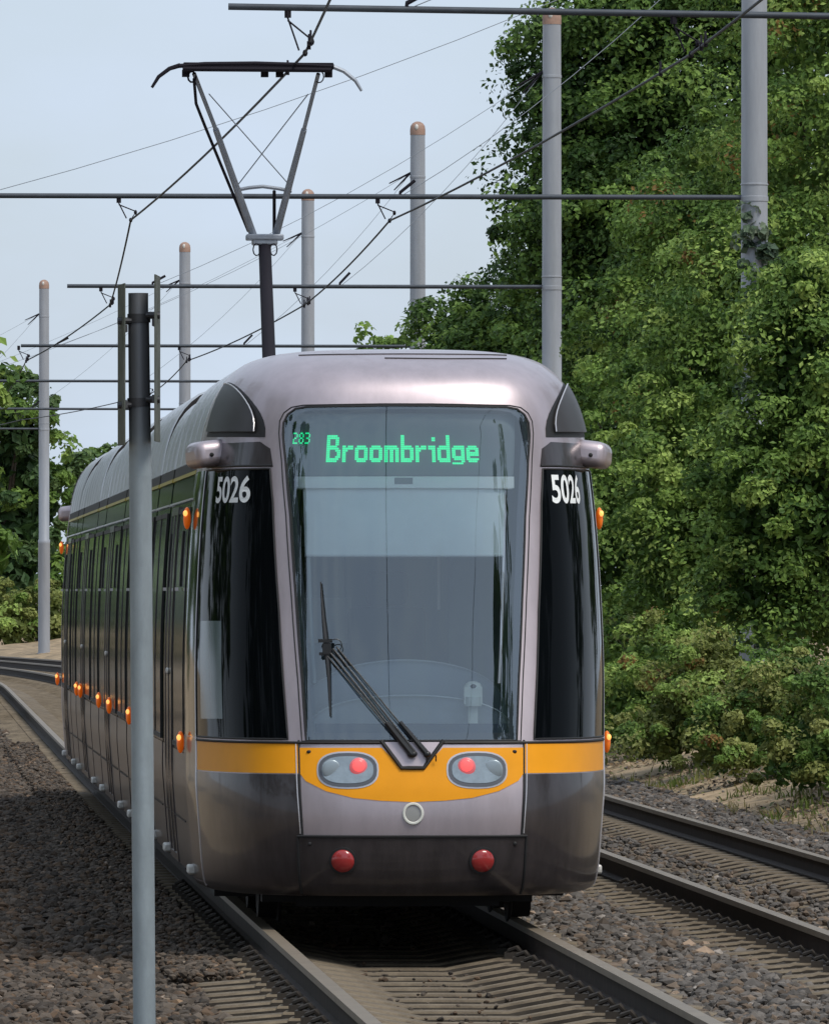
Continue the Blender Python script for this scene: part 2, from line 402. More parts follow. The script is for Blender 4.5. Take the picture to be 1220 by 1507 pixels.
def proj(a, q):
    p = surf(a, q); c, s = math.cos(TH), math.sin(TH)
    X = TR0.x+p[0]*c-p[1]*s; Y = TR0.y+p[0]*s+p[1]*c
    return np.array([CX+FPX*X/Y, HY-FPX*(p[2]-CAM_H)/Y])
def inv(px, py, a0=None):
    """photo measurement -> (a, q) on the tram skin; used once, to lay the features out on the body"""
    a = (px-600)/257.0 if a0 is None else a0; q = 1.95+(871-py)/257.0-.17
    for _ in range(60):
        f = proj(a, q)-np.array([px, py])
        if np.abs(f).max() < .05: break
        e = 1e-3; J = np.stack([(proj(a+e, q)-proj(a-e, q))/(2*e), (proj(a, q+e)-proj(a, q-e))/(2*e)], 1)
        try: st = np.linalg.solve(J, f)
        except Exception: break
        st = np.clip(st, -.12, .12); a -= st[0]; q = float(np.clip(q-st[1], .001, QM-.001))
    return (float(a), float(q))
def vq(v): return float(np.interp(v, _sec[:, 1], _ql))
def inpoly(P, poly):
    x, y = P[:, 0], P[:, 1]; r = np.zeros(len(P), bool); n = len(poly); j = n-1
    for i in range(n):
        xi, yi = poly[i]; xj, yj = poly[j]
        c = ((yi > y) != (yj > y)) & (x < (xj-xi)*(y-yi)/((yj-yi) if yj != yi else 1e-12)+xi); r ^= c; j = i
    return r
def dens(poly, st):
    R = []
    for i in range(len(poly)):
        p = np.array(poly[i]); q = np.array(poly[(i+1) % len(poly)]); n = max(1, int(np.linalg.norm(q-p)/st+.5))
        for k in range(n): R.append(tuple(p+(q-p)*k/n))
    return R
def panel(name, outline, off, m, parent, holes=(), st=.05, rim=.012, mp=None):
    mp = mp or (lambda a, q, o: (surf(a, q)+nrm(a, q)*o, nrm(a, q)))
    loops = [dens(outline, st)]+[dens(h, st) for h in holes]
    P = []; E = []
    for l in loops:
        o = len(P); P += l; E += [(o+i, o+(i+1) % len(l)) for i in range(len(l))]
    o = np.array(outline); g = np.stack(np.meshgrid(np.arange(o[:, 0].min()+st*.5, o[:, 0].max(), st), np.arange(o[:, 1].min()+st*.5, o[:, 1].max(), st)), -1).reshape(-1, 2)
    if len(g):
        k = inpoly(g, outline)
        for h in holes: k &= ~inpoly(g, h)
        B = np.array(P); g = g[k]
        if len(g): g = g[[np.min(np.hypot(B[:, 0]-x, B[:, 1]-y)) > st*.35 for x, y in g]]
        P += [tuple(x) for x in g]
    vs, es, fs, ov, oe, of = delaunay_2d_cdt([Vector(p) for p in P], E, [], 0, 1e-6)
    vs = np.array([tuple(v) for v in vs]); fs = np.array([tuple(f) for f in fs]); c = vs[fs].mean(1)
    k = inpoly(c, outline)
    for h in holes: k &= ~inpoly(c, h)
    fs = fs[k]; co, nn = mp(vs[:, 0], vs[:, 1], off)
    # orientation
    t = co[fs[0]]; 
    F_ = []
    for f in fs:
        a, b, d = co[f]; n = np.cross(b-a, d-a)
        F_.append(tuple(int(x) for x in (f if np.dot(n, nn[f[0]]) > 0 else f[::-1])))
    V = [tuple(x) for x in co]; NN = [tuple(x) for x in nn]
    nf_top = len(F_)
    if rim:
        cnt = {}
        for f in F_:
            for i in range(3):
                e = (f[i], f[(i+1) % 3]); cnt[e] = 1
        bd = [e for e in cnt if (e[1], e[0]) not in cnt]; mpd = {}
        for e in bd:
            for i in e:
                if i not in mpd: mpd[i] = len(V); V.append(tuple(co[i]-nn[i]*rim)); NN.append(NN[i])
        for (i, j) in bd: F_.append((j, i, mpd[i], mpd[j]))
    me = bpy.data.meshes.new(name); me.from_pydata(V, [], F_); me.polygons.foreach_set('use_smooth', [True]*len(F_))
    me.update(); 
    try: me.normals_split_custom_set_from_vertices([Vector(n) for n in NN])
    except Exception: pass
    return link(name, me, m, parent)
def pxl(pts, a0=None): return [inv(x, y, a0) for x, y in pts]
def mir(pts): return [(-a, q) for a, q in pts]
def rrect(x0, y0, x1, y1, r, n=6, rb=None):
    rb = r if rb is None else rb; R = []
    for cx_, cy_, rr, t0 in ((x1-r, y0+r, r, -90), (x1-rb, y1-rb, rb, 0), (x0+rb, y1-rb, rb, 90), (x0+r, y0+r, r, 180)):
        for k in range(n+1):
            t = math.radians(t0+90*k/n); R.append((cx_+rr*math.cos(t), cy_+rr*math.sin(t)))
    return R
def seam(name, pts, r, m, parent, off=.0, closed=False, st=.04, n=6):
    if closed: P = dens(pts, st)
    else:
        P = []
        for p_, q_ in zip(pts[:-1], pts[1:]):
            p_, q_ = np.array(p_), np.array(q_); m_ = max(1, int(np.linalg.norm(q_-p_)/st+.5)); P += [tuple(p_+(q_-p_)*k/m_) for k in range(m_)]
        P.append(tuple(pts[-1]))
    b = MB(); b.tube([SP(a, q, off) for a, q in P], r, n, closed=closed); return b.build(name, m, parent)

# windscreen outline, measured then made symmetric about the nose
wl = pxl([(451,1091),(445,1000),(436,880),(428,760),(421,680),(417,640),(418,622),(424,610),(435,602),(452,599),(504,598),(564,597)])
ws = wl+[(-a, q) for a, q in wl[::-1]]
WS = ws
shell_out = [(-A0, 0.0), (A0, 0.0), (A0, QM), (-A0, QM)]
hole = [(a*.985, q) for a, q in ws]
cq = [inv(292,690), inv(398,690), inv(402,740), inv(411,900), inv(424,1091), inv(290,1091)]
qb_top = vq(1.085); qb_bot = vq(.905); q_seam = cq[1][1]
aL = min(-abs(cq[0][0]), -1.9)
A_CW = -inv(290, 1000)[0]                            # outer edge of the corner window
print('corner window edge a', A_CW, 'A0', A0)
A_CW = min(max(A_CW, 1.6), A0-.35)
q_wt = cq[1][1]; q_wb = vq(1.10)
cwin = [(-A_CW, q_wb), (-A_CW, q_wt), (cq[1][0], q_wt), (cq[2][0], cq[2][1]), (cq[3][0], cq[3][1]), (cq[4][0], q_wb)]
cab_shell = panel('cab_shell', shell_out, 0, M_SILVER, tram, holes=[hole], st=.045, rim=0)
tram_ws = panel('windscreen', ws, .004, M_GLASS, tram, st=.06, rim=0)
def border(outl, k=.93):
    c = np.mean(outl, axis=0); return [(c[0]+(a-c[0])*k, c[1]+(q-c[1])*(1-(1-k)*.45)) for a, q in outl]
panel('windscreen_border', [(a, q) for a, q in WS], -.004, mat('ceramic_border', (.05,.06,.085), .3), tram, holes=[border(WS, .925)], st=.06, rim=0)
seam('windscreen_seal', WS, .008, M_RUB, tram, .002, True)
seam('windscreen_seal', [(a*1.045, q+(.012 if q > 2.5 else 0)) for a, q in WS], .004, M_RUB, tram, .0, True)
for s in (-1, 1):
    cw = cwin if s < 0 else mir(cwin)
    f = panel('corner_window', cw, .004, M_BLKG, tram)
    seam('window_seal', cw, .006, M_RUB, f, .004, True)
    # cheek seam under the pods
    seam('panel_gap', [(s*abs(cq[1][0])*.985, q_wt+.02), (s*(A_CW+.02), q_wt+.02)], .007, M_RUB, tram, .002)
    # yellow band on corner
    ay = abs(inv(440, 1110)[0])
    yb = [(s*ay, qb_bot), (s*A_CW, qb_bot), (s*A_CW, qb_top), (s*ay, qb_top)]
    panel('yellow_band', yb, .003, M_YEL, tram)
    # corner lower panel, darker grey
    lo = [(s*ay, .012), (s*A_CW, .012), (s*A_CW, qb_bot-.006), (s*ay, qb_bot-.006)]
    panel('corner_panel', lo, .005, M_GREYP, tram)
    seam('panel_gap', [(s*ay, qb_top+.01), (s*ay*.995, qb_bot), (s*ay*.985, vq(.55))], .006, M_RUB, tram, .002)
    seam('panel_edge_trim', [(s*(ay+.017), qb_top-.01), (s*(ay*.995+.017), qb_bot), (s*(ay*.985+.012), vq(.56))], .004, M_CHROME, tram, .003)
    seam('door_edge_trim', [(s*(A_CW+.02), .05), (s*(A_CW+.02), vq(1.1)), (s*(A_CW+.02), q_wt)], .007, M_CHROME, tram, .004)
    # dark reflection on the cheek round the pod, painted as a grey panel
    ck = pxl([(303,655),(306,620),(318,580),(330,560),(350,568),(368,588),(378,612),(381,640),(410,648),(411,688),(304,688)])
    ck = [(a, min(q, QM-.05)) for a, q in ck]
    ck = ck if s < 0 else mir(ck)
    pk = pxl([(300,650),(340,652),(383,650),(398,660),(402,687)]); pk = [(-A0+.0, pk[0][1])]+pk[1:]+[(-A0, q_wt+.03)]
    panel('cheek_dark_reflection', pk if s < 0 else mir(pk), .002, M_GREYP, tram)
    panel('door_pillar', [(s*(A_CW+.03), vq(1.10)), (s*A0, vq(1.10)), (s*A0, q_wt+.0), (s*(A_CW+.03), q_wt+.0)], .003, M_SIDEG, tram)
    panel('door_pillar', [(s*(A_CW+.03), .012), (s*A0, .012), (s*A0, vq(1.09)), (s*(A_CW+.03), vq(1.09))], .003, M_GREYP, tram)
    # quarter shaped marker housing
    qL, qR, qT = inv(308,636), inv(377,636), inv(334,567)
    qd = [qL]+[(qT[0]+(qR[0]-qT[0])*math.sin(t), qR[1]+(qT[1]-qR[1])*math.cos(t)**.9) for t in np.linspace(0, math.pi/2-.001, 14)]
    qd = qd if s < 0 else mir(qd)
    c_ = np.mean(qd, axis=0); ring = [(c_[0]+(a-c_[0])*1.16-s*.022, c_[1]+(q-c_[1])*1.16) for a, q in qd]
    h = panel('marker_housing', ring, .003, M_RUB, tram)
    panel('marker_cover', qd, .02, mat('marker_cover_grey', (.045,.04,.041), .4, .2), h)
    seam('cover_trim', qd[1:], .004, M_CHROME, h, .02)
    # camera pod
    pa, pq = inv(318, 667); pa *= -s*-1 if s < 0 else -1
    pa = -abs(pa) if s < 0 else abs(pa)
    p0 = SP(pa, pq, .0); outv = Vector((s*.97, .25, 0)).normalized(); b = MB()
    Rr = Matrix.Rotation(math.radians(7*s), 3, 'Y') @ Matrix.Rotation(math.radians(-12*s), 3, 'Z')
    b.box(p0+Vector((s*.045,.03,-.004)), (.23,.34,.155), rot=Rr, taper=.93); pod = b.build('camera_pod', M_SILVER, tram)
    bv = pod.modifiers.new('bevel', 'BEVEL'); bv.width = .055; bv.segments = 5; bv.limit_method = 'NONE'
    b = MB(); lp = p0+Vector((s*.03,-.143,-.01))
    bb = MB(); bb.ellipsoid(lp, (.013,.006,.013), 10); bb.build('camera_lens', M_RUB, pod)

# nose: yellow smile panel with notch, headlights, emblem
ymid = pxl([(441,1101),(562,1101),(592,1131),(606,1132)])
ysm = pxl([(441,1138),(450,1150),(480,1165),(520,1175),(560,1179),(606,1181)])
half = ymid; low = ysm
nose = [(-abs(a), q) for a, q in half[:-1]]+[(abs(a), q) for a, q in half[:-1][::-1]]+[(abs(a), q) for a, q in low[:-1]]+[(0, low[-1][1])]+[(-abs(a), q) for a, q in low[:-1][::-1]]
def oval(cx_, cy_, rx, ry, n=28, p=2.6):
    R = []
    for k in range(n):
        t = 2*math.pi*k/n; R.append((cx_+rx*math.copysign(abs(math.cos(t))**(2/p), math.cos(t)), cy_+ry*math.copysign(abs(math.sin(t))**(2/p), math.sin(t))))
    return R
hl = pxl(oval(512, 1134, 43, 25)); c_ = np.mean(hl, axis=0)
panel('nose_yellow_panel', nose, .003, M_YEL, tram, st=.03)
for s in (-1, 1):
    g = [(s*abs(a), q) for a, q in hl]; cc = (s*abs(c_[0]), c_[1])
    sc = lambda k, g=g, cc=cc: [(cc[0]+(a-cc[0])*k, cc[1]+(q-cc[1])*k) for a, q in g]
    sx = lambda kx, ky, g=g, cc=cc: [(cc[0]+(a-cc[0])*kx, cc[1]+(q-cc[1])*ky) for a, q in g]
    root = panel('headlight', sx(1.06,1.1), .006, M_CHROME, tram, st=.03)
    panel('headlight_bezel', sx(1.0,1.0), .010, mat('bezel_grey', (.10,.11,.13), .4), root, st=.03)
    panel('headlight_lens', sx(.88,.80), .013, M_LENS, root, st=.03)
    lc = (s*abs(inv(528,1130)[0]), inv(528,1130)[1])
    b = MB(); P = SP(lc[0], lc[1], .013); b.ellipsoid(P, (.052,.014,.055), 18); b.build('lamp_glow_ring', mat('red_lamp_outer', (.5,.15,.16), .3, emit=(1,.12,.14), estr=.35), root)
    b = MB(); b.ellipsoid(P+Vector((0,-.008,.008)), (.036,.012,.036), 18); b.build('red_lamp', M_REDL, root)
    b = MB(); P2 = SP(s*(abs(c_[0])+.09), c_[1], .012); b.ellipsoid(P2, (.055,.008,.058), 18); b.build('lens_bowl', mat('lens_bowl_grey', (.33,.39,.43), .3, .3), root)
    b = MB(); P3 = SP(s*abs(inv(455,1107)[0]), inv(455,1107)[1], .004); b.ellipsoid(P3, (.014,.006,.010), 10); b.build('lifting_eye', M_RUB, tram)
# wiper tray notch
tr = pxl([(561,1099),(591,1131),(606,1132)]); tray = [(-abs(a), q) for a, q in tr[:-1]]+[(abs(a), q) for a, q in tr[:-1][::-1]]
ntop = vq(1.093)
trp = [(tray[0][0], ntop), tray[1], tray[2], (tray[3][0], ntop)]
panel('wiper_tray', trp, .006, M_SILVER, tram, st=.03)
seam('tray_edge', [trp[0], trp[1], trp[2], trp[3]], .012, M_RUB, tram, .007)
seam('waist_gap', [(-A_CW, ntop-.012), (-.2, ntop-.012), (trp[0][0], ntop-.012)], .008, M_RUB, tram, .004)
seam('waist_gap', [(trp[3][0], ntop-.012), (.2, ntop-.012), (A_CW, ntop-.012)], .008, M_RUB, tram, .004)
# emblem: pale ring
ea, eq = 0.0, inv(607, 1198)[1]
b = MB(); b.tube([SP(ea+.052*math.cos(t), eq+.056*math.sin(t), .005) for t in np.linspace(0, 2*math.pi, 28, endpoint=False)], .009, 6, closed=True)
em = b.build('emblem_ring', mat('emblem_pale', (.72,.72,.66), .4), tram)
panel('emblem_disc', [(ea+.04*math.cos(t), eq+.043*math.sin(t)) for t in np.linspace(0, 2*math.pi, 18, endpoint=False)], .004, mat('emblem_grey', (.40,.39,.37), .4, .5), em, st=.03)
# bumper
bq1 = vq(.545); ab = abs(inv(441, 1270)[0])
bp = rrect(-ab, .02, ab, bq1, .04, rb=.03)
bump = panel('bumper', bp, .012, M_GREYP, tram, rim=.03)
seam('bumper_gap', [(-ab, .04), (-ab, bq1), (ab, bq1), (ab, .04)], .009, M_RUB, bump, .013)
for s in (-1, 1):
    la, lq = inv(505, 1267); la = s*abs(la); P = SP(la, lq, .012); n_ = Vector(nrm(la, lq)); R = n_.to_track_quat('Z', 'Y').to_matrix()
    b = MB(); b.lathe([(.080,-.01),(.080,.008),(.070,.010)], n=24); b.v = [tuple(R @ Vector(v)+P) for v in b.v]; rl = b.build('rear_reflector', M_RUB, bump)
    b = MB(); b.ellipsoid((0,0,.004), (.068,.068,.032), 26); b.v = [tuple(R @ Vector(v)+P) for v in b.v]; b.build('red_lens', M_RED, rl)
    b = MB(); P3 = SP(s*abs(inv(457,1242)[0]), inv(457,1242)[1], .014); b.ellipsoid(P3, (.012,.005,.012), 10); b.build('bolt_hole', M_RUB, bump)

# wiper
wp0 = SP(*inv(606, 1112), .03); wp1 = SP(*inv(628, 1112), .03); hub = SP(*inv(483, 958), .05)
wip = MB(); 
for (p_, q_, r_) in ((wp0, hub, .0065), (wp0+Vector((.03,0,0)), hub+Vector((.035,0,-.0)), .006), (wp1+Vector((-.01,0,0)), hub+Vector((.055,0,.01)), .005), (wp0+Vector((-.028,0,.02)), hub+Vector((-.008,0,-.03)), .005)):
    m_ = (p_+q_)/2+Vector((0,-.02,0)); wip.tube([p_, m_, q_], r_, 6)
wipo = wip.build('wiper', M_WIPER, tram)
b = MB(); b.tube([wp0, wp0*.7+hub*.3+Vector((0,-.015,0))], [.022,.016], 8); b.tube([wp1, wp1*.7+(hub+Vector((.055,0,.01)))*.3+Vector((0,-.015,0))], [.018,.012], 8); b.ellipsoid(wp0, (.03,.02,.02)); b.ellipsoid(wp1, (.022,.02,.02)); b.build('wiper_arm_base', M_WIPER, wipo)
b = MB(); b.box(hub+Vector((0,0,0)), (.05,.03,.06)); b.box(hub+Vector((-.01,0,.045)), (.08,.02,.02)); b.box(hub+Vector((-.015,0,-.03)), (.06,.02,.018)); b.build('wiper_hub', M_WIPER, wipo)
b = MB(); b.tube([hub+Vector((.05+.035*math.cos(t), -.01, .02+.035*math.sin(t))) for t in np.linspace(-.8, 3.6, 14)]+[hub+Vector((.075,0,-.06))], .003, 5); b.build('washer_hose', M_WIPER, wipo)
b = MB(); b.tube([SP(*inv(473, 858), .025), SP(*inv(477, 910), .03), SP(*inv(482, 958), .035), SP(*inv(485, 1000), .03), SP(*inv(487, 1056), .02)], [.004,.010,.017,.010,.005], 6); b.build('wiper_blade', M_WIPER, wipo)
b = MB(); q_ = SP(*inv(628,1122), .02); b.tube([q_, q_+Vector((0,-.01,.06))], .006, 6); q_ = SP(*inv(641,1122), .02); b.tube([q_, q_+Vector((0,-.01,.035))], .004, 6); b.build('washer_jet', M_WIPER, wipo)

# destination display: dot matrix
GL = {
'B': ["######..","#######.","##...##.","##...##.","##...##.","######..","#######.","##...###","##....##","##....##","##...###","#######.","######.."],
'r': ["","","","","","##.###","######","###...","##....","##....","##....","##....","##...."],
'o': ["","","","","",".#####.","#######","##...##","##...##","##...##","##...##","#######",".#####."],
'm': ["","","","","","#######.","########","##.##.##","##.##.##","##.##.##","##.##.##","##.##.##","##.##.##"],
'b': ["##","##","##","##","##","######.","#######","##...##","##...##","##...##","##...##","#######","######."],
'i': ["","..##","..##","","","####","####","..##","..##","..##","..##","..##","..##"],
'd': [".....##",".....##",".....##",".....##",".....##",".######","#######","##...##","##...##","##...##","##...##","#######",".######"],
'g': ["","","","","",".######","#######","##...##","##...##","##...##","#######",".######",".....##","######."],
'e': ["","","","","",".#####.","#######","##...##","#######","#######","##.....","#######",".#####."],
}
SM = {'2': ["###.","...#","...#",".##.","#...","#...","####"], '8': [".##.","#..#","#..#",".##.","#..#","#..#",".##."], '3': ["###.","...#","...#",".##.","...#","...#","###."]}
def led(text, glyphs, x0, y0, x1, y1, rows, name, gap=1):
    W_ = sum(max(len(r) for r in glyphs[c])+gap for c in text)-gap
    (a0, q0), (a1, q1) = inv(x0, y1), inv(x1, y0); b = MB(); cx_ = 0
    for c in text:
        g = glyphs[c]
        for r, row in enumerate(g):
            for k, ch in enumerate(row):
                if ch == '#':
                    A_ = a0+(a1-a0)*(cx_+k)/W_; Q_ = q1-(q1-q0)*(r+1)/rows; da = (a1-a0)/W_*.86; dq = (q1-q0)/rows*.86
                    P = [SP(A_, Q_, -.045), SP(A_+da, Q_, -.045), SP(A_+da, Q_+dq, -.045), SP(A_, Q_+dq, -.045)]
                    b.add(P, [(0,1,2,3)])
        cx_ += max(len(r) for r in g)+gap
    return b.build(name, M_LED, disp)
sg = pxl([(424,604),(764,604),(762,696),(428,696)])
disp = panel('destination_display', sg, -.06, M_SIGN, tram, rim=.10)
led('Broombridge', GL, 478, 637, 705, 677, 13, 'led_destination_text')
led('283', SM, 426, 633, 454, 650, 7, 'led_route_number')
panel('blind_rail', pxl([(430,698),(762,698),(762,715),(430,715)]), -.05, mat('blind_rail_grey', (.86,.93,.94), .5), tram, rim=.03)
panel('rail_label', pxl([(581,700),(608,700),(608,709),(581,709)]), -.045, M_SIGN, tram)
bl = panel('sun_blind', pxl([(440,715),(750,715),(747,812),(443,812)]), -.08, M_BLIND, tram, rim=.004)
seam('blind_hem', pxl([(443,813),(747,813)]), .008, mat('hem', (.6,.68,.7), .5), bl, -.08)
seam('blind_guide', pxl([(443,716),(447,815),(457,1000)]), .012, M_CABIN, tram, -.10)
seam('blind_guide', pxl([(752,716),(750,815),(742,1000)]), .012, M_CHROME, tram, -.10)
# cab interior
b = MB(); b.box((0, 2.15, 1.75), (1.9,.05,2.7)); b.build('bulkhead', M_CABIN, tram)
b = MB(); b.box((.02, 2.10, 1.95), (.62,.03,1.6)); b.box((-.55, 2.10, 2.02), (.46,.03,.40)); b.build('bulkhead_door', mat('door_grey', (.10,.13,.14), .6), tram)
b = MB(); b.box((-.50, 2.07, 1.78), (.50,.02,.27)); b.build('notice_board', mat('notice', (.36,.42,.42), .7), tram)
b = MB(); b.box((.27, 2.07, 2.15), (.018,.02,.62)); b.build('grab_pole', mat('pale_pole', (.7,.75,.75), .4), tram)
b = MB(); b.box((0, 1.35, .92), (1.9,1.65,.05)); b.build('cab_floor', M_SEAT, tram)
def arch(y0, y1, wx, base, rise, name, m, par):
    V = []; n = 28
    for y in (y0, y1):
        for k in range(n+1):
            t = math.pi*k/n; V.append((-wx*math.cos(t), y+.10*(1-math.sin(t)), base+rise*math.sin(t)**.55))
    Fc = [(k, k+1, n+1+k+1, n+1+k) for k in range(n)]
    Fc.append(tuple(range(n+1))); b = MB(); b.add(V, Fc); return b.build(name, m, par, smooth=False)
d1 = arch(.30, .80, .60, 1.05, .30, 'dashboard', M_DASH, tram)
arch(.85, 1.25, .62, 1.05, .50, 'instrument_hood', mat('hood_grey', (.26,.33,.40), .6), d1)
b = MB(); b.tube([(-.6*math.cos(t), .295+.10*(1-math.sin(t)), 1.05+.30*math.sin(t)**.55) for t in np.linspace(0.02, math.pi-.02, 30)], .006, 5); b.build('dashboard_edge', mat('edge_pale', (.45,.55,.6), .5), d1)
b = MB(); b.tube([(-.62*math.cos(t), .845+.10*(1-math.sin(t)), 1.05+.50*math.sin(t)**.55) for t in np.linspace(0.02, math.pi-.02, 30)], .006, 5); b.build('hood_edge', mat('edge_grey', (.3,.37,.42), .5), d1)
b = MB(); b.box((0,.22,1.14), (1.1,.02,.10)); b.build('lower_trim', mat('trim_blue', (.06,.09,.14), .5), d1)
b = MB(); b.box((.36,.26,1.20), (.055,.04,.19)); b.tube([(.36,.25,1.29),(.36,.25,1.345)], .05, 14); b.box((.36,.26,1.35), (.105,.06,.10)); b.ellipsoid((.36,.26,1.40), (.052,.03,.035)); dv = b.build('ticket_reader', mat('pale_device', (.62,.72,.70), .5), tram)
b = MB(); b.ellipsoid((.36,.228,1.405), (.018,.008,.012)); b.build('reader_eye', M_RUB, dv)
b = MB(); b.box((-.06, 1.7, 1.55), (.46,.14,.62)); b.box((-.06,1.68,1.97), (.26,.10,.20)); b.box((-.06, 1.45, 1.22), (.48,.5,.12)); b.build('driver_seat', M_SEAT, tram, bevel=.04)

# number 5026 on both corner windows
cu = bpy.data.curves.new('number', 'FONT'); cu.body = '5026'; cu.size = 1; cu.offset = .022; cu.resolution_u = 6
to = bpy.data.objects.new('number', cu); COL.objects.link(to); bpy.context.view_layer.update()
tm = bpy.data.meshes.new_from_object(to.evaluated_get(bpy.context.evaluated_depsgraph_get())); bpy.data.objects.remove(to)
tv = np.array([v.co[:2] for v in tm.vertices]); tf = [tuple(p.vertices) for p in tm.polygons]; mn, mxx = tv.min(0), tv.max(0)
for (x0, y0, x1, y1) in ((319,700,372,741), (812,699,848,741)):
    (a0, q0), (a1, q1) = inv(x0, y1), inv(x1, y0); t = (tv-mn)/(mxx-mn)
    b = MB(); b.add([SP(a0+(a1-a0)*x, q0+(q1-q0)*y, .008) for x, y in t], tf); b.build('fleet_number', M_WHITE, tram, smooth=False)
bpy.data.meshes.remove(tm)
# paler pane seen in the left corner window
panel('side_pane', pxl([(297,914),(327,914),(329,1058),(297,1058)]), .006, mat('grey_pane', (.075,.11,.12), .15), tram, rim=.002)

seam('roof_seam', pxl([(440,523),(590,521),(745,523)]), .004, M_DARK, tram, .002)
seam('roof_seam', pxl([(566,527),(655,528),(745,528)]), .004, M_DARK, tram, .002)
# body behind the cab
mods = [(YC,6.7),(6.95,9.75),(10.0,15.7),(15.95,18.6),(18.85,24.8),(25.05,27.9),(28.15,34.2),(34.45,36.7),(36.95,41.3)]
LEN = 43.7
q_ct = vq(2.74)
def yq(y): return A0+(y-YC)
def side_strip(b, y0, y1, q0, q1, off, s, nq=14, mi=0):
    a0, a1 = yq(y0), yq(y1); V = []; A_ = [s*a0, s*a1]
    for q in np.linspace(q0, q1, nq):
        for a in A_: V.append(SP(a, q, off))
    Fc = []
    for i in range(nq-1):
        f = (2*i, 2*i+1, 2*i+3, 2*i+2); Fc.append(f if s > 0 else f[::-1])
    # end returns
    o = len(V)
    for q in np.linspace(q0, q1, nq):
        for a in A_: V.append(SP(a, q, off-.05))
    for i in range(nq-1):
        Fc.append((2*i, 2*i+2, o+2*i+2, o+2*i)); Fc.append((2*i+1, o+2*i+1, o+2*i+3, 2*i+3))
    b.add(V, Fc, mi)
def strip_obj(name, y0, y1, q0, q1, off, s_, m, par, nq=14):
    b = MB(); side_strip(b, y0, y1, q0, q1, off, s_, nq); return b.build(name, m, par)
def frame_obj(name, y0, y1, q0, q1, off, w_, s_, m, par):
    """one closed ring on the side skin"""
    b = MB(); qs = list(np.linspace(q0, q1, 8)); lo = [(y0, q) for q in qs]+[(y1, q) for q in qs[::-1]]
    li = [(y0+w_, q0+w_+(q-q0)*(q1-q0-2*w_)/(q1-q0)) for q in qs]+[(y1-w_, q0+w_+(q-q0)*(q1-q0-2*w_)/(q1-q0)) for q in qs[::-1]]
    n = len(lo); V = [SP(s_*yq(y), q, off) for y, q in lo]+[SP(s_*yq(y), q, off) for y, q in li]+[SP(s_*yq(y), q, off-.02) for y, q in lo]+[SP(s_*yq(y), q, off-.02) for y, q in li]
    Fc = []
    for k in range(n):
        k2 = (k+1) % n; Fc += [(k, k2, n+k2, n+k), (2*n+k, 2*n+k2, k2, k), (n+k, n+k2, 3*n+k2, 3*n+k)]
    b.add(V, Fc); o = b.build(name, m, par); return o
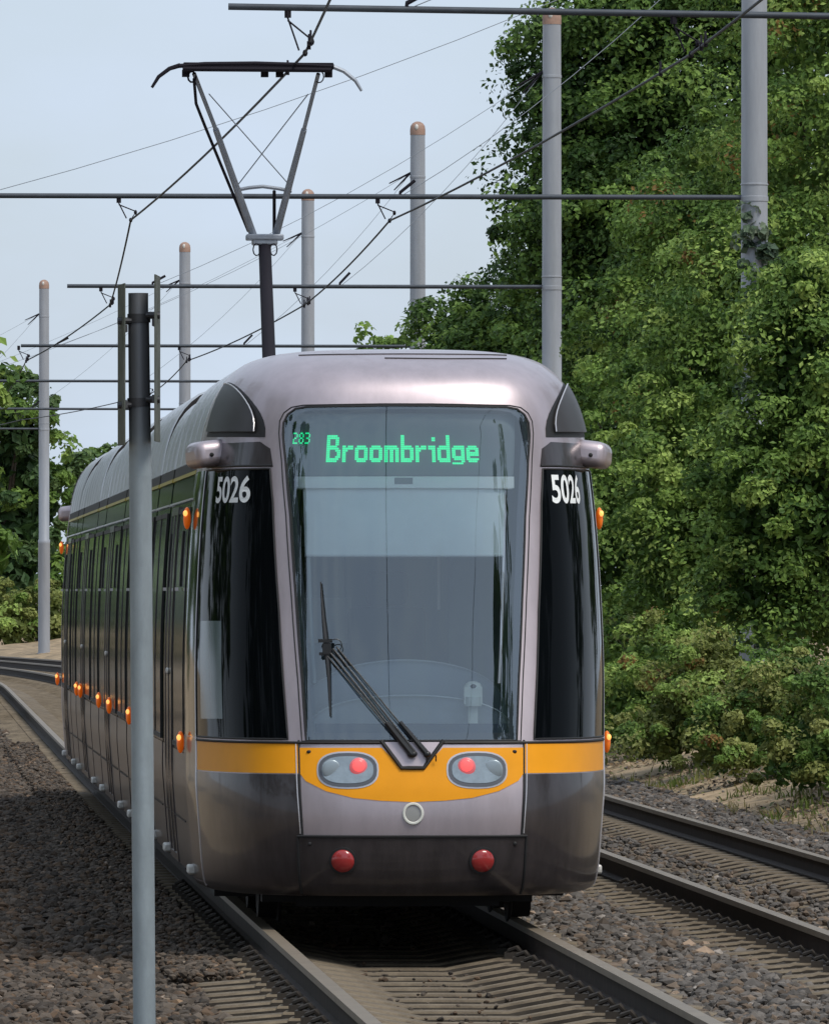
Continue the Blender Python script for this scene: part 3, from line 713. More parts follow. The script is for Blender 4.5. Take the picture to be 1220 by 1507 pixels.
for i, (y0, y1) in enumerate(mods):
    long_ = (y1-y0) > 4
    core = MB(); core.box((0, (y0+y1)/2, 2.3-.35), (1.9, y1-y0, 2.35)); mod = core.build('body_module', M_RUB, tram, smooth=False)
    for s in (-1, 1):
        strip_obj('lower_panel', y0, y1, .08, vq(.98), 0, s, M_GREYP, mod)
        strip_obj('upper_panel', y0, y1, vq(.98), q_ct-.085, -.004, s, M_SIDEG, mod)
        strip_obj('yellow_stripe', y0, y1, q_ct-.085, q_ct-.062, .004, s, M_STRIPE, mod, 3)
        strip_obj('cantrail', y0, y1, q_ct-.062, q_ct+.004, 0, s, M_RUB, mod, 4)
        strip_obj('gutter_trim', y0+.05, y1-.05, vq(2.50), vq(2.512), .010, s, M_CHROME, mod, 3)
        strip_obj('skirt_seam', y0+.3, y1-.3, vq(.56), vq(.57), .006, s, M_RUB, mod, 3)
    # roof cowl: one ribbed shell, a sunken joint every metre or so
    n_c = max(2, int(round((y1-y0)/1.1))); dy = (y1-y0)/n_c; V = []; rows = []
    prof = [SP(yq(y0), q, 0) for q in np.concatenate([np.linspace(q_ct, vq(3.3), 10), np.linspace(vq(3.3), QM-.001, 8)[1:]])]
    drop = .0 if long_ else -.06
    pr = [(p.x, p.z+drop*(p.z-2.74)/.65) for p in prof]; full = [(-x, z) for x, z in pr]+[(x, z) for x, z in pr[::-1]]; m_ = len(full)
    for k in range(n_c):
        ya, yb_ = y0+k*dy, y0+(k+1)*dy
        rows += [(ya, .045), (ya+.035, .045), (ya+.04, .01), (ya+.07, 0), (yb_-.07, 0), (yb_-.04, .01), (yb_-.035, .045)]
    rows.append((y1, .045))
    for y, ins in rows: V += [(x*(1-ins/1.1), y, z-ins*(z-2.6)/.75) for x, z in full]
    Fc = [(r*m_+j, (r+1)*m_+j, (r+1)*m_+j+1, r*m_+j+1) for r in range(len(rows)-1) for j in range(m_-1)]
    mi = [1 if rows[r][1] > .02 or rows[r+1][1] > .02 else 0 for r in range(len(rows)-1) for j in range(m_-1)]
    Fc += [tuple(range(m_))[::-1], tuple((len(rows)-1)*m_+j for j in range(m_))]; mi += [1, 1]
    cw_ = MB(); cw_.add(V, Fc); cw_.mi = mi; cw_.build('roof_cowl', [M_ROOF, M_DARK], mod)
    for s in (-1, 1):
        if long_:
            yc = (y0+y1)/2+(.8 if i == 0 else 0); w_ = .65
            for (e0, e1) in ((yc-w_, yc-.015), (yc+.015, yc+w_)):
                dr = strip_obj('door', e0, e1, .10, vq(2.46), .006, s, M_SIDEG, tram)
                frame_obj('door_frame', e0-.005, e1+.005, .09, vq(2.48), .011, .05, s, M_GREYP, dr)
                e_ = e1-.10 if e0 < yc-.1 else e0+.10
                b = MB(); b.ellipsoid(SP(s*yq(e_), vq(1.45), .012), (.010,.022,.022)); b.build('door_button', M_LUG, dr)
            wins = [(y0+.15, yc-w_-.15), (yc+w_+.15, y1-.15)]
        else: wins = [(y0+.15, (y0+y1)/2-.04), ((y0+y1)/2+.04, y1-.15)]
        for (wa, wb) in wins:
            if wb-wa < .5: continue
            wn = strip_obj('side_window', wa, wb, vq(1.02), vq(2.44), .004, s, M_SIDEG, tram)
            frame_obj('window_frame', wa-.02, wb+.02, vq(1.0), vq(2.46), .008, .03, s, M_RUB, wn)
        for yy in ((y0+.95, y1-.9) if long_ else ()):   # hopper window slit with pale catch
            hp = strip_obj('hopper_slot', yy, yy+.12, vq(1.98), vq(2.32), .014, s, M_RUB, tram, 5)
            b = MB(); p = SP(s*yq(yy+.05), vq(1.965), .03); b.box(p, (.02,.07,.02)); b.build('slot_catch', M_CHROME, hp)
# inner core between modules: bellows
b = MB()
for (y0, y1), (y2, y3) in zip(mods[:-1], mods[1:]):
    for k in range(3):
        yy = y1+(y2-y1)*(k+.5)/3
        sect = [SP(yq(3), q, -.05 if k != 1 else -.09) for q in np.linspace(.12, QM-.002, 18)]
        full = [(-p.x, yy, p.z) for p in sect]+[(p.x, yy, p.z) for p in sect[::-1]]
        m_ = len(full); V = full+[(x, yy+.05, z) for x, _, z in full]
        b.add(V, [(j, j+1, m_+j+1, m_+j) for j in range(m_-1)]+[tuple(range(m_)), tuple(m_+j for j in range(m_))[::-1]])
b.build('bellows', M_RUB, tram, smooth=False)
# chassis and bogies
b = MB(); b.box((0, 21.8, .75), (2.0, 38.5, .75)); b.box((0, 1.55, .50), (1.7, 1.6, .45)); b.build('underframe', M_DARK, tram, smooth=False)
b = MB(); b.box((0,1.9,.20), (1.6,.5,.17)); b.box((0,1.62,.17),(1.2,.04,.16)); b.build('obstacle_deflector', M_RUB, tram, smooth=False)
for s_ in (-1, 1):
    b = MB(); b.box((s_*1.0, 4.6, .235), (.05, 4.0, .23)); b.build('rail_light_blocker', M_RUB, tram, smooth=False)  # boards added to keep sky light off the rail beneath
for yb_ in (2.9, 8.3, 17.2, 26.4, 35.5, 40.4):
    b = MB(); b.box((0, yb_, .30), (1.9, 2.0, .16)); b.box((0, yb_, .22), (2.1, .7, .20)); bg_ = b.build('bogie', M_DARK, tram, smooth=False)
    for s in (-1, 1):
        for d_ in (-.8, .8):
            b = MB(); b.lathe([(.29,-.06),(.295,.05),(.32,.06),(.32,.075)], n=22); R = Matrix.Rotation(s*-math.pi/2, 3, 'Y')
            b.v = [tuple(R @ Vector(v)+Vector((s*.75, yb_+d_, .30))) for v in b.v]; b.build('wheel', M_DARK, bg_)
# pale thresholds under the doors
for yy in (2.0, 6.8, 9.9, 15.8, 18.7, 24.9, 28.0, 34.3, 36.8, 41.6):
    for s in (-1, 1):
        b = MB(); p = SP(s*yq(yy), vq(.30), .012); b.box(p, (.05,.30,.055)); b.build('threshold', M_LUG, tram, bevel=.012)
# lit amber marker lamps
def lamp(a, q, big=1, fr=0):
    P = SP(a, q, .036); n_ = Vector(nrm(a, q)); b = MB(); b.ellipsoid(P, (.030*big,.05*big,.088*big), 14); l = b.build('marker_lamp', M_AMB, tram)
    b = MB(); b.ellipsoid(P+n_*.014*big+Vector((0,-.03,.028)), (.018*big,.03*big,.024*big), 12); b.build('bulb_glow', M_AMBC, l)
for s in (-1, 1):
    for yy, v in ((2.0, 1.055), (13.8, 1.055), (19.8, 1.055), (23.4, 1.055), (30.7, 1.055), (32.4, 1.055), (42.0, 1.055), (2.0, 2.385), (42.0, 2.40)):
        if yy < YC:
            a_ = float(np.interp(yy, _pl[:, 1], _al)); a_ = a_-.0
        else: a_ = yq(yy)
        if yy < YC: lamp(s*a_, vq(v), .76)
        else: lamp(s*a_, vq(v), .76)
# rear cab: the same shell turned about
ends = []
for o in list(tram.children):
    n0 = o.name.split('.')[0]
    if n0 in ('cab_shell', 'corner_window', 'yellow_band', 'camera_pod', 'corner_panel', 'bumper', 'windscreen', 'marker_housing'):
        c = copy_tree(o, tram); c.rotation_euler = (0, 0, math.pi); c.location = (0, LEN, 0)
# pantograph
PY = 22.5
def pp(x, y, dy=0):
    X = (x-CX)*(TR0.y+PY+dy)/FPX; return Vector((X+.015+SL*(PY+dy), PY+dy, CAM_H+(HY-y)*(TR0.y+PY+dy)/FPX))
b = MB(); kn = pp(388, 350, 1.1)
b.box(kn+Vector((0,0,.005)), (.31,.22,.05)); b.box(kn+Vector((0,0,-.035)), (.21,.2,.05)); pan = b.build('pantograph', M_PAN, tram, bevel=.012)
b = MB()
for dy in (-.16, .16):
    b.tube([pp(262,97,dy), pp(300,94,dy), pp(375,93,dy), pp(450,95,dy), pp(490,97,dy)], .018, 8); b.tube([pp(268,101,dy), pp(486,102,dy)], .022, 8)
b.box(pp(378, 98), (1.22,.34,.052)); b.build('collector_head', M_PAND, pan)
for pts in ([(264,96),(248,101),(232,113),(222,129)], [(488,97),(505,104),(522,118),(531,133)]):
    b = MB(); 
    for dy in (-.15, .15): b = MB(); b.tube([pp(x, y, dy) for x, y in pts], [.02,.018,.016,.012], 7); b.build('horn', M_PAN if pts[0][0] > 400 else M_PAND, pan)
b = MB()
for (x0, y0, x1, y1, x2, y2) in ((284,108,316,190,372,348), (467,108,446,190,404,348)):
    b.tube([pp(x0,y0,0), pp(x1,y1,.35)], .018, 8); b.tube([pp(x1,y1,.35), pp(x2,y2,1.1)], [.026,.034], 8)
b.tube([pp(344,280,.8), pp(365,276,.8), pp(385,274,.8), pp(408,277,.8), pp(428,281,.8)], .016, 7); b.build('upper_frame', M_PAN, pan)
b = MB(); b.tube([pp(402,281,.8), pp(402,344,1.1)], .015, 7); b.build('damper', M_PAND, pan); b = MB(); b.tube([pp(284,116,0), pp(287,152,.2), pp(300,185,.35), pp(364,340,1.1)], .013, 7); b.build('thrust_rod', M_PAND, pan)
b = MB(); b.tube([pp(306,138,.2), pp(428,276,.8)], .005, 5); b.build('bracing_wire', M_STAY, pan); b = MB(); b.tube([pp(452,138,.2), pp(347,274,.8)], .005, 5); b.build('bracing_wire', M_STAY, pan)
b = MB()
for x in (272, 388, 410, 482): b = MB(); b.box(pp(x, 108), (.06,.1,.055)); b.build('head_mount', M_PAND, pan)
b = MB()
b.tube([pp(281+6*math.cos(t), 113+8*math.sin(t)) for t in np.linspace(0, 6.28, 10, endpoint=False)], .008, 6, closed=True)
b.tube([pp(468+7*math.cos(t), 112+9*math.sin(t)) for t in np.linspace(-1.5, 2.2, 8)], .006, 6); b.build('head_cable', M_PAND, pan)
b = MB(); b.tube([kn+Vector((0,0,-.04)), Vector((kn.x-.03, 21.7, 3.52))], [.052,.056], 10)
for s in (-1, 1): b.tube([kn+Vector((s*.07+s*.03*math.cos(t), -.1, -.07+.05*math.sin(t)-.03)) for t in np.linspace(0, 6.28, 10)], .006, 5)
b.build('lower_arm', M_PAND, pan)
b = MB(); b.box((0, 21.9, 3.47), (.9,1.4,.07))
for sx_ in (-.4, .4):
    for sy_ in (21.3, 22.5): b.lathe([(.05,3.36),(.06,3.39),(.04,3.41),(.06,3.43),(.04,3.45)], (sx_, sy_, 0), 10)
b.build('pantograph_base', M_PAND, pan)

# ------------------------------------------------------------------ masts, cross arms, wires
def wx(px, z): return (px-CX)*z/FPX
MZ = [74.4, 107.7, 139.3, 173.0, 202.0, 232.6, 260.7]
MX = [5.88, 3.96, 2.07, .06, -2.33, -5.78, -10.45]
AL = [-1.49, -5.5, -5.22, -7.35, -10.6, -14.5, -18.5]
ARMV = 6.55; TOPV = 10.73; STV = 9.8; WV = 6.27
LBL = ['mast beyond the right edge whose dark arm crosses the top of the picture',
 'thickest grey mast in view, its foot wrapped in ivy near the right edge',
 'grey mast with an orange cap rising behind the right shoulder of the tram roof',
 'grey mast with an orange cap standing at the left edge of the tall trees',
 'grey mast seen against the sky just right of the pantograph',
 'thin grey mast seen against the sky between the sign post and the pantograph',
 'farthest mast, leftmost of all, standing with its foot visible beyond the curved rails']
WP = [[], []]
for i, (z, x) in enumerate(zip(MZ, MX)):
    e = float(el(z)); g0 = float(gh(7, z))+e-.1
    root = empty('overhead_line_mast', (x, z, g0)); tag(root, LBL[i], 'overhead line mast', 'overhead line masts along the track')
    r = .155 if i < 2 else .148; b = MB()
    H = TOPV-g0
    prof = [(r*1.12, 0), (r*1.12, 3.3-g0), (r*1.14, 3.31-g0), (r*1.14, 3.40-g0), (r*1.0, 3.44-g0), (r*1.0, ARMV-.05-g0), (r*1.05, ARMV-.045-g0), (r*1.05, ARMV+.01-g0), (r, ARMV+.015-g0), (r, ARMV+.14-g0), (r*1.05, ARMV+.145-g0), (r*1.05, ARMV+.16-g0), (r*.99, ARMV+.165-g0),
            (r*.95, STV-.1-g0), (r*1.0, STV-.095-g0), (r*1.0, STV-.06-g0), (r*.95, STV-.055-g0), (r*.93, H-.2)]
    b.lathe(prof, n=24); b.lathe([(r*1.35, 0), (r*1.35, .06)], n=20); b.build('mast_shaft', M_MAST, root)
    b = MB(); b.lathe([(r*.97, H-.22), (r*.97, H-.12), (r*.90, H-.05), (r*.66, H+.0), (r*.3, H+.03), (.01, H+.035)], n=20); cp = b.build('mast_cap', M_CAP, root)
    b = MB(); b.ellipsoid((-.02, -r*.9, H-.08), (.035,.02,.06), 10); b.build('cap_plug', M_LUG, cp)
    # cross arm, square to the track
    s = float(xs(z)); dirv = Vector((-1, s, 0)); Ln = x-AL[i]; tip = (.09 if i == 0 else .0)
    P0 = Vector((0, 0, ARMV-g0))+dirv*.1; P1 = Vector((0, 0, ARMV-g0))+dirv*Ln+Vector((0,0,tip))
    if i == 6: P1.z -= .0
    b = MB(); b.tube([P0, P0*.5+P1*.5, P1], .031 if i else .028, 10); b.ellipsoid(P0, (.06,.06,.07), 10)
    arm = b.build('cross_arm', M_ARM, root)
    stx = [(AL[i]+.45) if i == 1 else AL[i]+.7+(.6 if i == 2 else 0), x-(x-AL[i])*.43]
    if i == 0: stx = [AL[i]+1.45]
    for sx_ in stx:
        fr_ = (x-sx_)/Ln; Q = P0.lerp(P1, fr_); T = Vector((-r*.9, 0, STV-g0)); dv_ = (T-Q)
        b = MB(); 
        pts = [Q+dv_*t+Vector((0,0,-.22*4*t*(1-t))) for t in np.linspace(0, 1, 9)]; b.tube(pts, .0045, 5); b.build('stay_wire', M_STAY, arm)
        b = MB(); b.tube([Q, Q+Vector((0,0,.05)), Q+Vector((0,0,.05))+dv_.normalized()*.22], [.022,.02,.02], 7); b.build('stay_insulator', M_PAND, arm); b = MB(); b.tube([T, T-dv_.normalized()*.14, T-dv_.normalized()*.45], [.024,.02,.012], 6); b.build('stay_insulator', M_PAND, arm)
    # delta bridle holding each contact wire
    STG = [(.40, .35), (-.12, -.26), (.4, .17), (-.35, -.5), (.3, .3), (-.2, -.2), (0, 0)][i]
    for w_, (off, stg) in enumerate(((0, STG[0]), (T2, STG[1]))):
        X = float(xc(z))+off/math.hypot(1, s)+stg; Y = z+(X-x)*(-s); Y = z-(X-x)*(-s)*-1*-1
        Y = z+(x-X)*s
        P = Vector((X-x, Y-z, WV-g0)); top = Vector((P.x, P.y, ARMV-g0+tip*(x-X)/Ln)); sg_ = -1 if i % 2 else 1
        if i == 6: P.z = WV-g0
        b = MB(); t1 = top+Vector((-.14, .0, -.05)); b.tube([top+Vector((-.14,0,0)), t1+Vector((0,0,-.03))], .028, 7)
        b.tube([t1+Vector((0,0,-.03)), P+Vector((-.05,0,.02))], .008, 5); b.tube([t1+Vector((0,0,-.05)), P+Vector((.06,0,.10)), P], .008, 5); b.ellipsoid(P, (.022,.05,.03), 8); b.ellipsoid(P+Vector((.055,0,.09)), (.02,.03,.03), 8)
        b.build('wire_bridle', M_PAND, arm)
        WP[w_].append(Vector((X, Y, WV)))
wl_ = ['contact wire above the tram, touched by its pantograph', 'contact wire above the empty track on the right']
for w_ in (0, 1):
    pts = WP[w_][:]
    y0_ = 8.0; start = Vector((float(xc(y0_))+(T2 if w_ else 0)-.1, y0_, WV)); mid = Vector((float(xc(41))+(T2 if w_ else 0)-.30, 41, WV))
    ctrl = [start, mid]+pts+[Vector((float(xc(300))+(T2 if w_ else 0), 300, WV))]
    P = []
    for a_, c_ in zip(ctrl[:-1], ctrl[1:]):
        for k in range(10):
            t = k/10; q = a_.lerp(c_, t); q.z -= .06*4*t*(1-t); P.append(q)
    P.append(ctrl[-1])
    org = Vector((ctrl[0].x, ctrl[0].y, WV)); b = MB(); b.tube([p-org for p in P], .0115, 6)
    o = b.build('contact_wire', M_WIRE, None); o.location = org; tag(o, wl_[w_], 'contact wire', 'overhead contact wires')
    for k in (1, 2, 3):
        if k < len(pts):
            for dz in (-1.7, -1.2, 2.4):
                b = MB()
                c = pts[k-1 if k == 1 else k]; a2 = pts[k-2] if k > 1 else mid; nx = pts[k] if dz > 0 and k < len(pts)-1 else a2
                q = c+(nx-c).normalized()*abs(dz); b.box(q-org+Vector((0,0,-.01)), (.03,.12,.06)); b.tube([q-org, q-org+Vector((0,.05,.08))], .01, 5)
                b.build('wire_clamp', M_PAND, o)

# ------------------------------------------------------------------ near post with two edge-on sign plates
pz = 39.0; k_ = pz/FPX
root = empty('sign_post', (wx(213, pz), pz, -.35)); tag(root, 'near grey post before the tram, sign plate clamped either side of its top', 'sign post')
o0 = Vector(root.location)
def q3(x, y, dy=0): return Vector(((x-CX)*k_, pz+dy, CAM_H+(HY-y)*k_))-o0
b = MB(); b.tube([Vector((.004,0,0)), q3(212.5,1500), q3(208, 900), q3(206.6, 700)], .0475, 20, caps=False); b.build('post', M_POST, root)
b = MB(); b.tube([q3(206.6, 700), q3(206.2, 660), q3(204, 470), q3(203.6, 468), q3(203.5, 431)], [.0475,.0465,.0445,.042,.042], 20); b.build('post_top', None, root)
pt_ = bpy.data.objects[[o.name for o in root.children if o.name.startswith('post_top')][0]]
mt = bpy.data.materials.new('sky_contrast_post'); mt.use_nodes = True; t = mt.node_tree; bs = t.nodes['Principled BSDF']
tc_ = N(t, 'ShaderNodeTexCoord'); sp_ = N(t, 'ShaderNodeSeparateXYZ'); nn_ = N(t, 'ShaderNodeTexNoise'); nn_.inputs['Scale'].default_value = 12
ad_ = N(t, 'ShaderNodeMath', operation='MULTIPLY_ADD'); ad_.inputs[1].default_value = .12
mr = N(t, 'ShaderNodeMapRange'); mr.inputs['From Min'].default_value = q3(200,690).z+.05; mr.inputs['From Max'].default_value = q3(200,590).z+.06
mc = N(t, 'ShaderNodeMix', data_type='RGBA'); mc.inputs[6].default_value = (.30,.345,.37,1); mc.inputs[7].default_value = (.135,.14,.15,1)  # darker top painted in, imitating how it looks against bright sky
t.links.new(tc_.outputs['Object'], sp_.inputs[0]); t.links.new(tc_.outputs['Object'], nn_.inputs['Vector']); t.links.new(nn_.outputs[0], ad_.inputs[0]); t.links.new(sp_.outputs[2], ad_.inputs[2])
t.links.new(ad_.outputs[0], mr.inputs['Value']); t.links.new(mr.outputs[0], mc.inputs[0]); t.links.new(mc.outputs[2], bs.inputs['Base Color'])
bs.inputs['Roughness'].default_value = .5; bs.inputs['Metallic'].default_value = .3
pt_.data.materials.append(mt)
for (yc_) in (468, 592):
    b = MB(); p = q3(204.5, yc_); b.lathe([(.049,-.018),(.049,.018)], p, 20); b.box(p+Vector((-.065,-.01,-.012)), (.05,.03,.03)); b.box(p+Vector((.065,-.01,.012)), (.05,.03,.03))
    b.tube([p+Vector((-.09,-.03,-.012)), p+Vector((-.03,-.03,-.012))], .012, 8); b.tube([p+Vector((.03,-.03,.012)), p+Vector((.09,-.03,.012))], .012, 8); b.build('clamp', M_POSTD, root)
for (xc_, y0, y1, an) in ((179, 418, 655, 7.0), (231.5, 405, 650, -2.2)):
    c = q3(xc_, (y0+y1)/2); hh = (y1-y0)*k_; R = Matrix.Rotation(math.radians(an), 3, 'Z')
    b = MB(); b.box(c, (.006,.30,hh), rot=R); sp = b.build('sign_plate', M_PLATE, root, smooth=False)
    for dz in (.15, -.17): b = MB(); b.box(c+Vector((.008 if xc_ < 200 else -.008,0,dz)), (.012,.26,.03), rot=R); b.build('plate_channel', M_POSTD, sp, smooth=False)

# ------------------------------------------------------------------ foliage
PAL = {
 'dark': [(.024,.058,.012),(.050,.104,.020),(.092,.165,.034)],
 'mid':  [(.054,.112,.022),(.118,.206,.038),(.205,.315,.068)],
 'lite': [(.088,.158,.030),(.190,.295,.056),(.335,.440,.110)],
 'yel':  [(.12,.15,.034),(.21,.24,.060),(.32,.34,.11)],
 'far':  [(.044,.090,.028),(.072,.130,.040),(.115,.180,.056)],
}
def foliage(name, blobs, n, size, pal, parent, clump=.55, aspect=1.7, org=(0,0,0), fill=.12, rust=0.0, pal2=None, ncl=None):
    """blobs: (x,y,z,rx,ry,rz). Leaves sit on small clumps spread over each blob."""
    vol = np.array([b[3]*b[4]+b[4]*b[5]+b[3]*b[5] for b in blobs]); vol = vol/vol.sum()
    P = []; Nn = []; T = []; Sz = []
    pa = np.array(PAL[pal]); pb = np.array(PAL[pal2]) if pal2 else pa
    for bl, vv in zip(blobs, vol):
        bx = np.array(bl[:3]); br = np.array(bl[3:6]); nb = int(n*vv); 
        nc = max(5, int(ncl*vv)) if ncl else max(9, int(nb/150))
        cd = rand_unit(nc); cd[:, 2] = np.where(cd[:, 2] < -.5, -cd[:, 2], cd[:, 2]); cr_ = RNG.uniform(.60, 1.20, nc)**.8
        cc = bx+cd*br*cr_[:, None]; rad = clump*1.15*RNG.uniform(.3, 1.35, nc)*np.where(cr_ > 1, .6, 1)
        idx = RNG.integers(0, nc, nb); dv = rand_unit(nb); dv[:, 2] += .28; dv += cd[idx]*.45; dv /= np.linalg.norm(dv, axis=1)[:, None]
        rr = RNG.uniform(.35, 1.08, nb)**.5*rad[idx]
        P.append(cc[idx]+dv*rr[:, None]*np.array([1.1,1.1,.8])); nn = dv*.8+rand_unit(nb)*.75+np.array([0,-.15,.3]); Nn.append(nn)
        tone = RNG.uniform(0, 2, nc)[idx]+RNG.normal(0, .35, nb); tone = np.clip(tone, 0, 1.999); i0 = tone.astype(int); f = (tone-i0)[:, None]; i1 = np.minimum(i0+1, 2)
        usb = (RNG.uniform(size=nc) < .4)[idx][:, None]
        cA = pa[i0]*(1-f)+pa[i1]*f; cB = pb[i0]*(1-f)+pb[i1]*f; col = np.where(usb, cB, cA)*RNG.uniform(.75, 1.3, nb)[:, None]
        if rust: k = (RNG.uniform(size=nc) < rust)[idx] & (RNG.uniform(size=nb) < .6); col[k] = np.array([.22,.13,.035])*RNG.uniform(.6, 1.3, k.sum())[:, None]
        T.append(col); Sz.append(size*RNG.uniform(.5, 1.6, nb))
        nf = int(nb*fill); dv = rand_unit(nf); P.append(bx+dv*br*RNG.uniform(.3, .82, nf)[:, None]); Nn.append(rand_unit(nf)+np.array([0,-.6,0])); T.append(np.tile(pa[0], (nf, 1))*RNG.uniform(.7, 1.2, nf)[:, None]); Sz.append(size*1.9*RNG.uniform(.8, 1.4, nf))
    P = np.concatenate(P)-np.array(org); Nn = np.concatenate(Nn); T = np.concatenate(T); Sz = np.concatenate(Sz); m = len(P)
    Nn /= np.linalg.norm(Nn, axis=1)[:, None]+1e-9
    t = np.cross(Nn, rand_unit(m)); t /= np.linalg.norm(t, axis=1)[:, None]+1e-9; b = np.cross(Nn, t)
    h = Sz[:, None]*.5; wd = h/aspect
    # leaf: pointed quad folded a little along its midrib
    V = np.stack([P-t*h, P+b*wd+Nn*h*.18, P+t*h, P-b*wd+Nn*h*.18], 1).reshape(-1, 3)
    F_ = np.arange(m*4).reshape(-1, 4)
    return mesh_np(name, V, F_, T, 4, M_LEAF, parent)
def trunk(root, base, tops, r=.14):
    b = MB(); base = Vector(base)
    main = max(tops, key=lambda t: t[2]); m = Vector(main)
    pts = [base, base.lerp(m, .35)+Vector((random.uniform(-.15,.15), 0, 0)), base.lerp(m, .7)+Vector((random.uniform(-.2,.2), .1, 0)), m]
    b.tube(pts, [r, r*.75, r*.45, r*.12], 8)
    for tpt in tops:
        tpt = Vector(tpt); s_ = base.lerp(m, random.uniform(.25, .6)); b.tube([s_, s_.lerp(tpt, .5)+Vector((0,0,.3)), tpt], [r*.45, r*.3, r*.08], 6)
    return b.build('trunk', M_BARK, root)
def tree(x, z, blobs, n, size, pal, label, cat='tree', group=None, clump=.55, name='broadleaf_tree', r=.14, **kw):
    g = float(el(z))+0.05; root = empty(name, (x, z, g)); tag(root, label, cat, group)
    org = (x, z, g)
    trunk(root, (0,0,-.3), [(bx-x, bz-z, bh-g) for bx, bz, bh, *_ in blobs], r)
    foliage('crown', blobs, n, size, pal, root, clump, org=org, **kw)
    return root
G = 'tall trees on the right of the tracks'
# tall trees behind the masts on the right
tree(5.6, 150, [(5.3,150,9.5,2.9,2.6,2.6),(4.6,149,6.4,2.9,2.4,2.4),(6.6,150,12.5,2.9,2.5,2.2),(3.6,150,8.6,2.1,2,1.8),(3.7,150,11.3,1.5,1.6,1.5),(2.8,150,9.8,1.5,1.4,1.5),(2.9,150,7.6,1.4,1.4,1.3),(5.2,148,3.6,2.6,2.3,2.2)], 160000, .092, 'dark',
     'tallest dark green tree behind the orange-capped mast, its crown leaving the top of the picture', group=G, clump=.5, pal2='mid', r=.25)
tree(3.0, 167, [(2.7,167,6.1,2.2,2,1.7),(1.6,167,5.2,1.7,1.6,1.6),(3.6,166,8.0,2.0,1.8,1.7),(2.4,167,3.0,2.6,2,2),(.95,167,3.8,1.2,1.2,1.6),(.85,168,6.3,.95,.9,1.1),(.55,168,5.0,.85,.9,1.1)], 85000, .098, 'mid',
     'lower tree whose leaves overlap the mast at the left edge of the tall trees', group=G, clump=.45, pal2='dark')
tree(7.0, 118, [(6.3,118,8.0,2.6,2.3,2.6),(5.4,117,4.9,2.2,2,2.2),(6.2,119,11,2.6,2.2,2.2),(5.3,116,2.6,1.9,1.8,1.8)], 140000, .068, 'lite',
     'bright green tree filling the right edge of the picture behind the ivy-clad mast', group=G, clump=.42, pal2='mid', rust=.05, r=.22)
tree(4.2, 134, [(4.1,134,5.3,1.6,1.5,1.5),(3.5,133,3.6,1.5,1.4,1.6),(4.5,134,7.2,1.3,1.3,1.2),(3.0,132,2.3,1.2,1.2,1.4),(4.4,133,2.2,1.5,1.3,1.5)], 80000, .072, 'mid',
     'mid green leafy tree between the orange-capped mast and the ivy-clad mast', group=G, clump=.38, pal2='lite', rust=.04)
tree(3.9, 117, [(3.7,117,4.3,1.1,1.1,1.2),(3.3,116,2.9,1.1,1.1,1.2),(4.2,117,5.6,.75,.8,.8),(4.2,116,3.0,1.2,1.1,1.3),(3.9,116,1.6,1.5,1.1,1.1),(5.0,115,2.2,1.2,1.1,1.6)], 62000, .064, 'lite',
     'small bright tree crowding round the ivy-clad mast on its left', 'tree', G, clump=.32, pal2='mid', rust=.02)
tree(5.0, 102, [(4.15,102,2.9,.95,.8,1.2),(4.25,102,4.4,.6,.6,.8),(3.95,102,1.9,.7,.6,.7),(4.3,102,5.2,.35,.4,.5),(3.95,103,5.0,.35,.3,.5)], 42000, .062, 'mid',
     'leafy young tree at the right edge in front of the ivy-clad mast', 'tree', G, clump=.28, pal2='lite')
tree(-.3, 203, [(-.1,203,6.4,.9,1,1.0),(-.2,203,5.4,1.2,1,1.2),(.6,203,4.4,1.6,1.2,1.6)], 6500, .15, 'mid',
     'small bushy treetop just above the tram roof left of the tall trees', group=G, clump=.32, fill=.05)
tree(-1.0, 206, [(-.95,206,7.45,.25,.3,.65),(-.62,206,7.2,.25,.3,.45),(-1.1,206,6.9,.3,.3,.5)], 520, .14, 'mid',
     'sparse sprig of leaves against the sky behind the tram roof', group=G, clump=.18, fill=0, r=.03, ncl=16)
# ivy on the mast
iv = empty('ivy', (3.96, 107.7, 0)); tag(iv, 'grey-green ivy climbing the mast near the right edge', 'ivy')
bl = [(3.96-.04*math.sin(h*2), 107.6, h, .24, .24, .42) for h in (.4,1.1,2.6,3.3,4.0,4.6)]+[(3.99,107.55,5.2,.20,.16,.40),(4.0,107.53,5.75,.17,.15,.36),(3.92,107.53,6.15,.12,.13,.28)]
PAL['ivy'] = [(.05,.085,.05),(.10,.15,.09),(.16,.20,.13)]
foliage('ivy_leaves', bl, 5600, .085, 'ivy', iv, .10, org=(3.96,107.7,0), fill=0, aspect=1.2)
b = MB(); b.tube([(-.1,-.16,0),(.02,-.17,1.6),(-.08,-.165,3.2),(.04,-.16,5)], .012, 5); b.build('ivy_stem', M_BARK, iv)
# bushes along the foot of the bank, on the right
GB = 'bushes along the foot of the bank'
bush = [
 (5.15, 85, 1.05,1.15,'mid','lite','large bush at the right edge with its leaves hanging over the dry bank'),
 (4.65, 91, 1.15,1.35,'mid','yel','bush left of the right edge bush, in front of the foot of the ivy-clad mast'),
 (5.2, 93, 1.2,1.9,'mid','lite','taller green bush behind the one at the right edge'),
 (4.0, 99, .95,1.15,'yel','mid','yellowish bush at the foot of the bank left of the ivy-clad mast'),
 (3.45, 106, .95,1.25,'yel','lite','pale yellow-green bush halfway between tram and ivy-clad mast'),
 (3.2, 113, 1.05,1.55,'lite','yel','rounded light green bush behind the pale yellow-green one'),
 (2.7, 121, 1.0,1.35,'mid','yel','green bush just right of the tram beside the orange marker lamp'),
 (2.20, 130, 1.1,1.75,'dark','mid','dark bush partly hidden by the right side of the tram'),
]
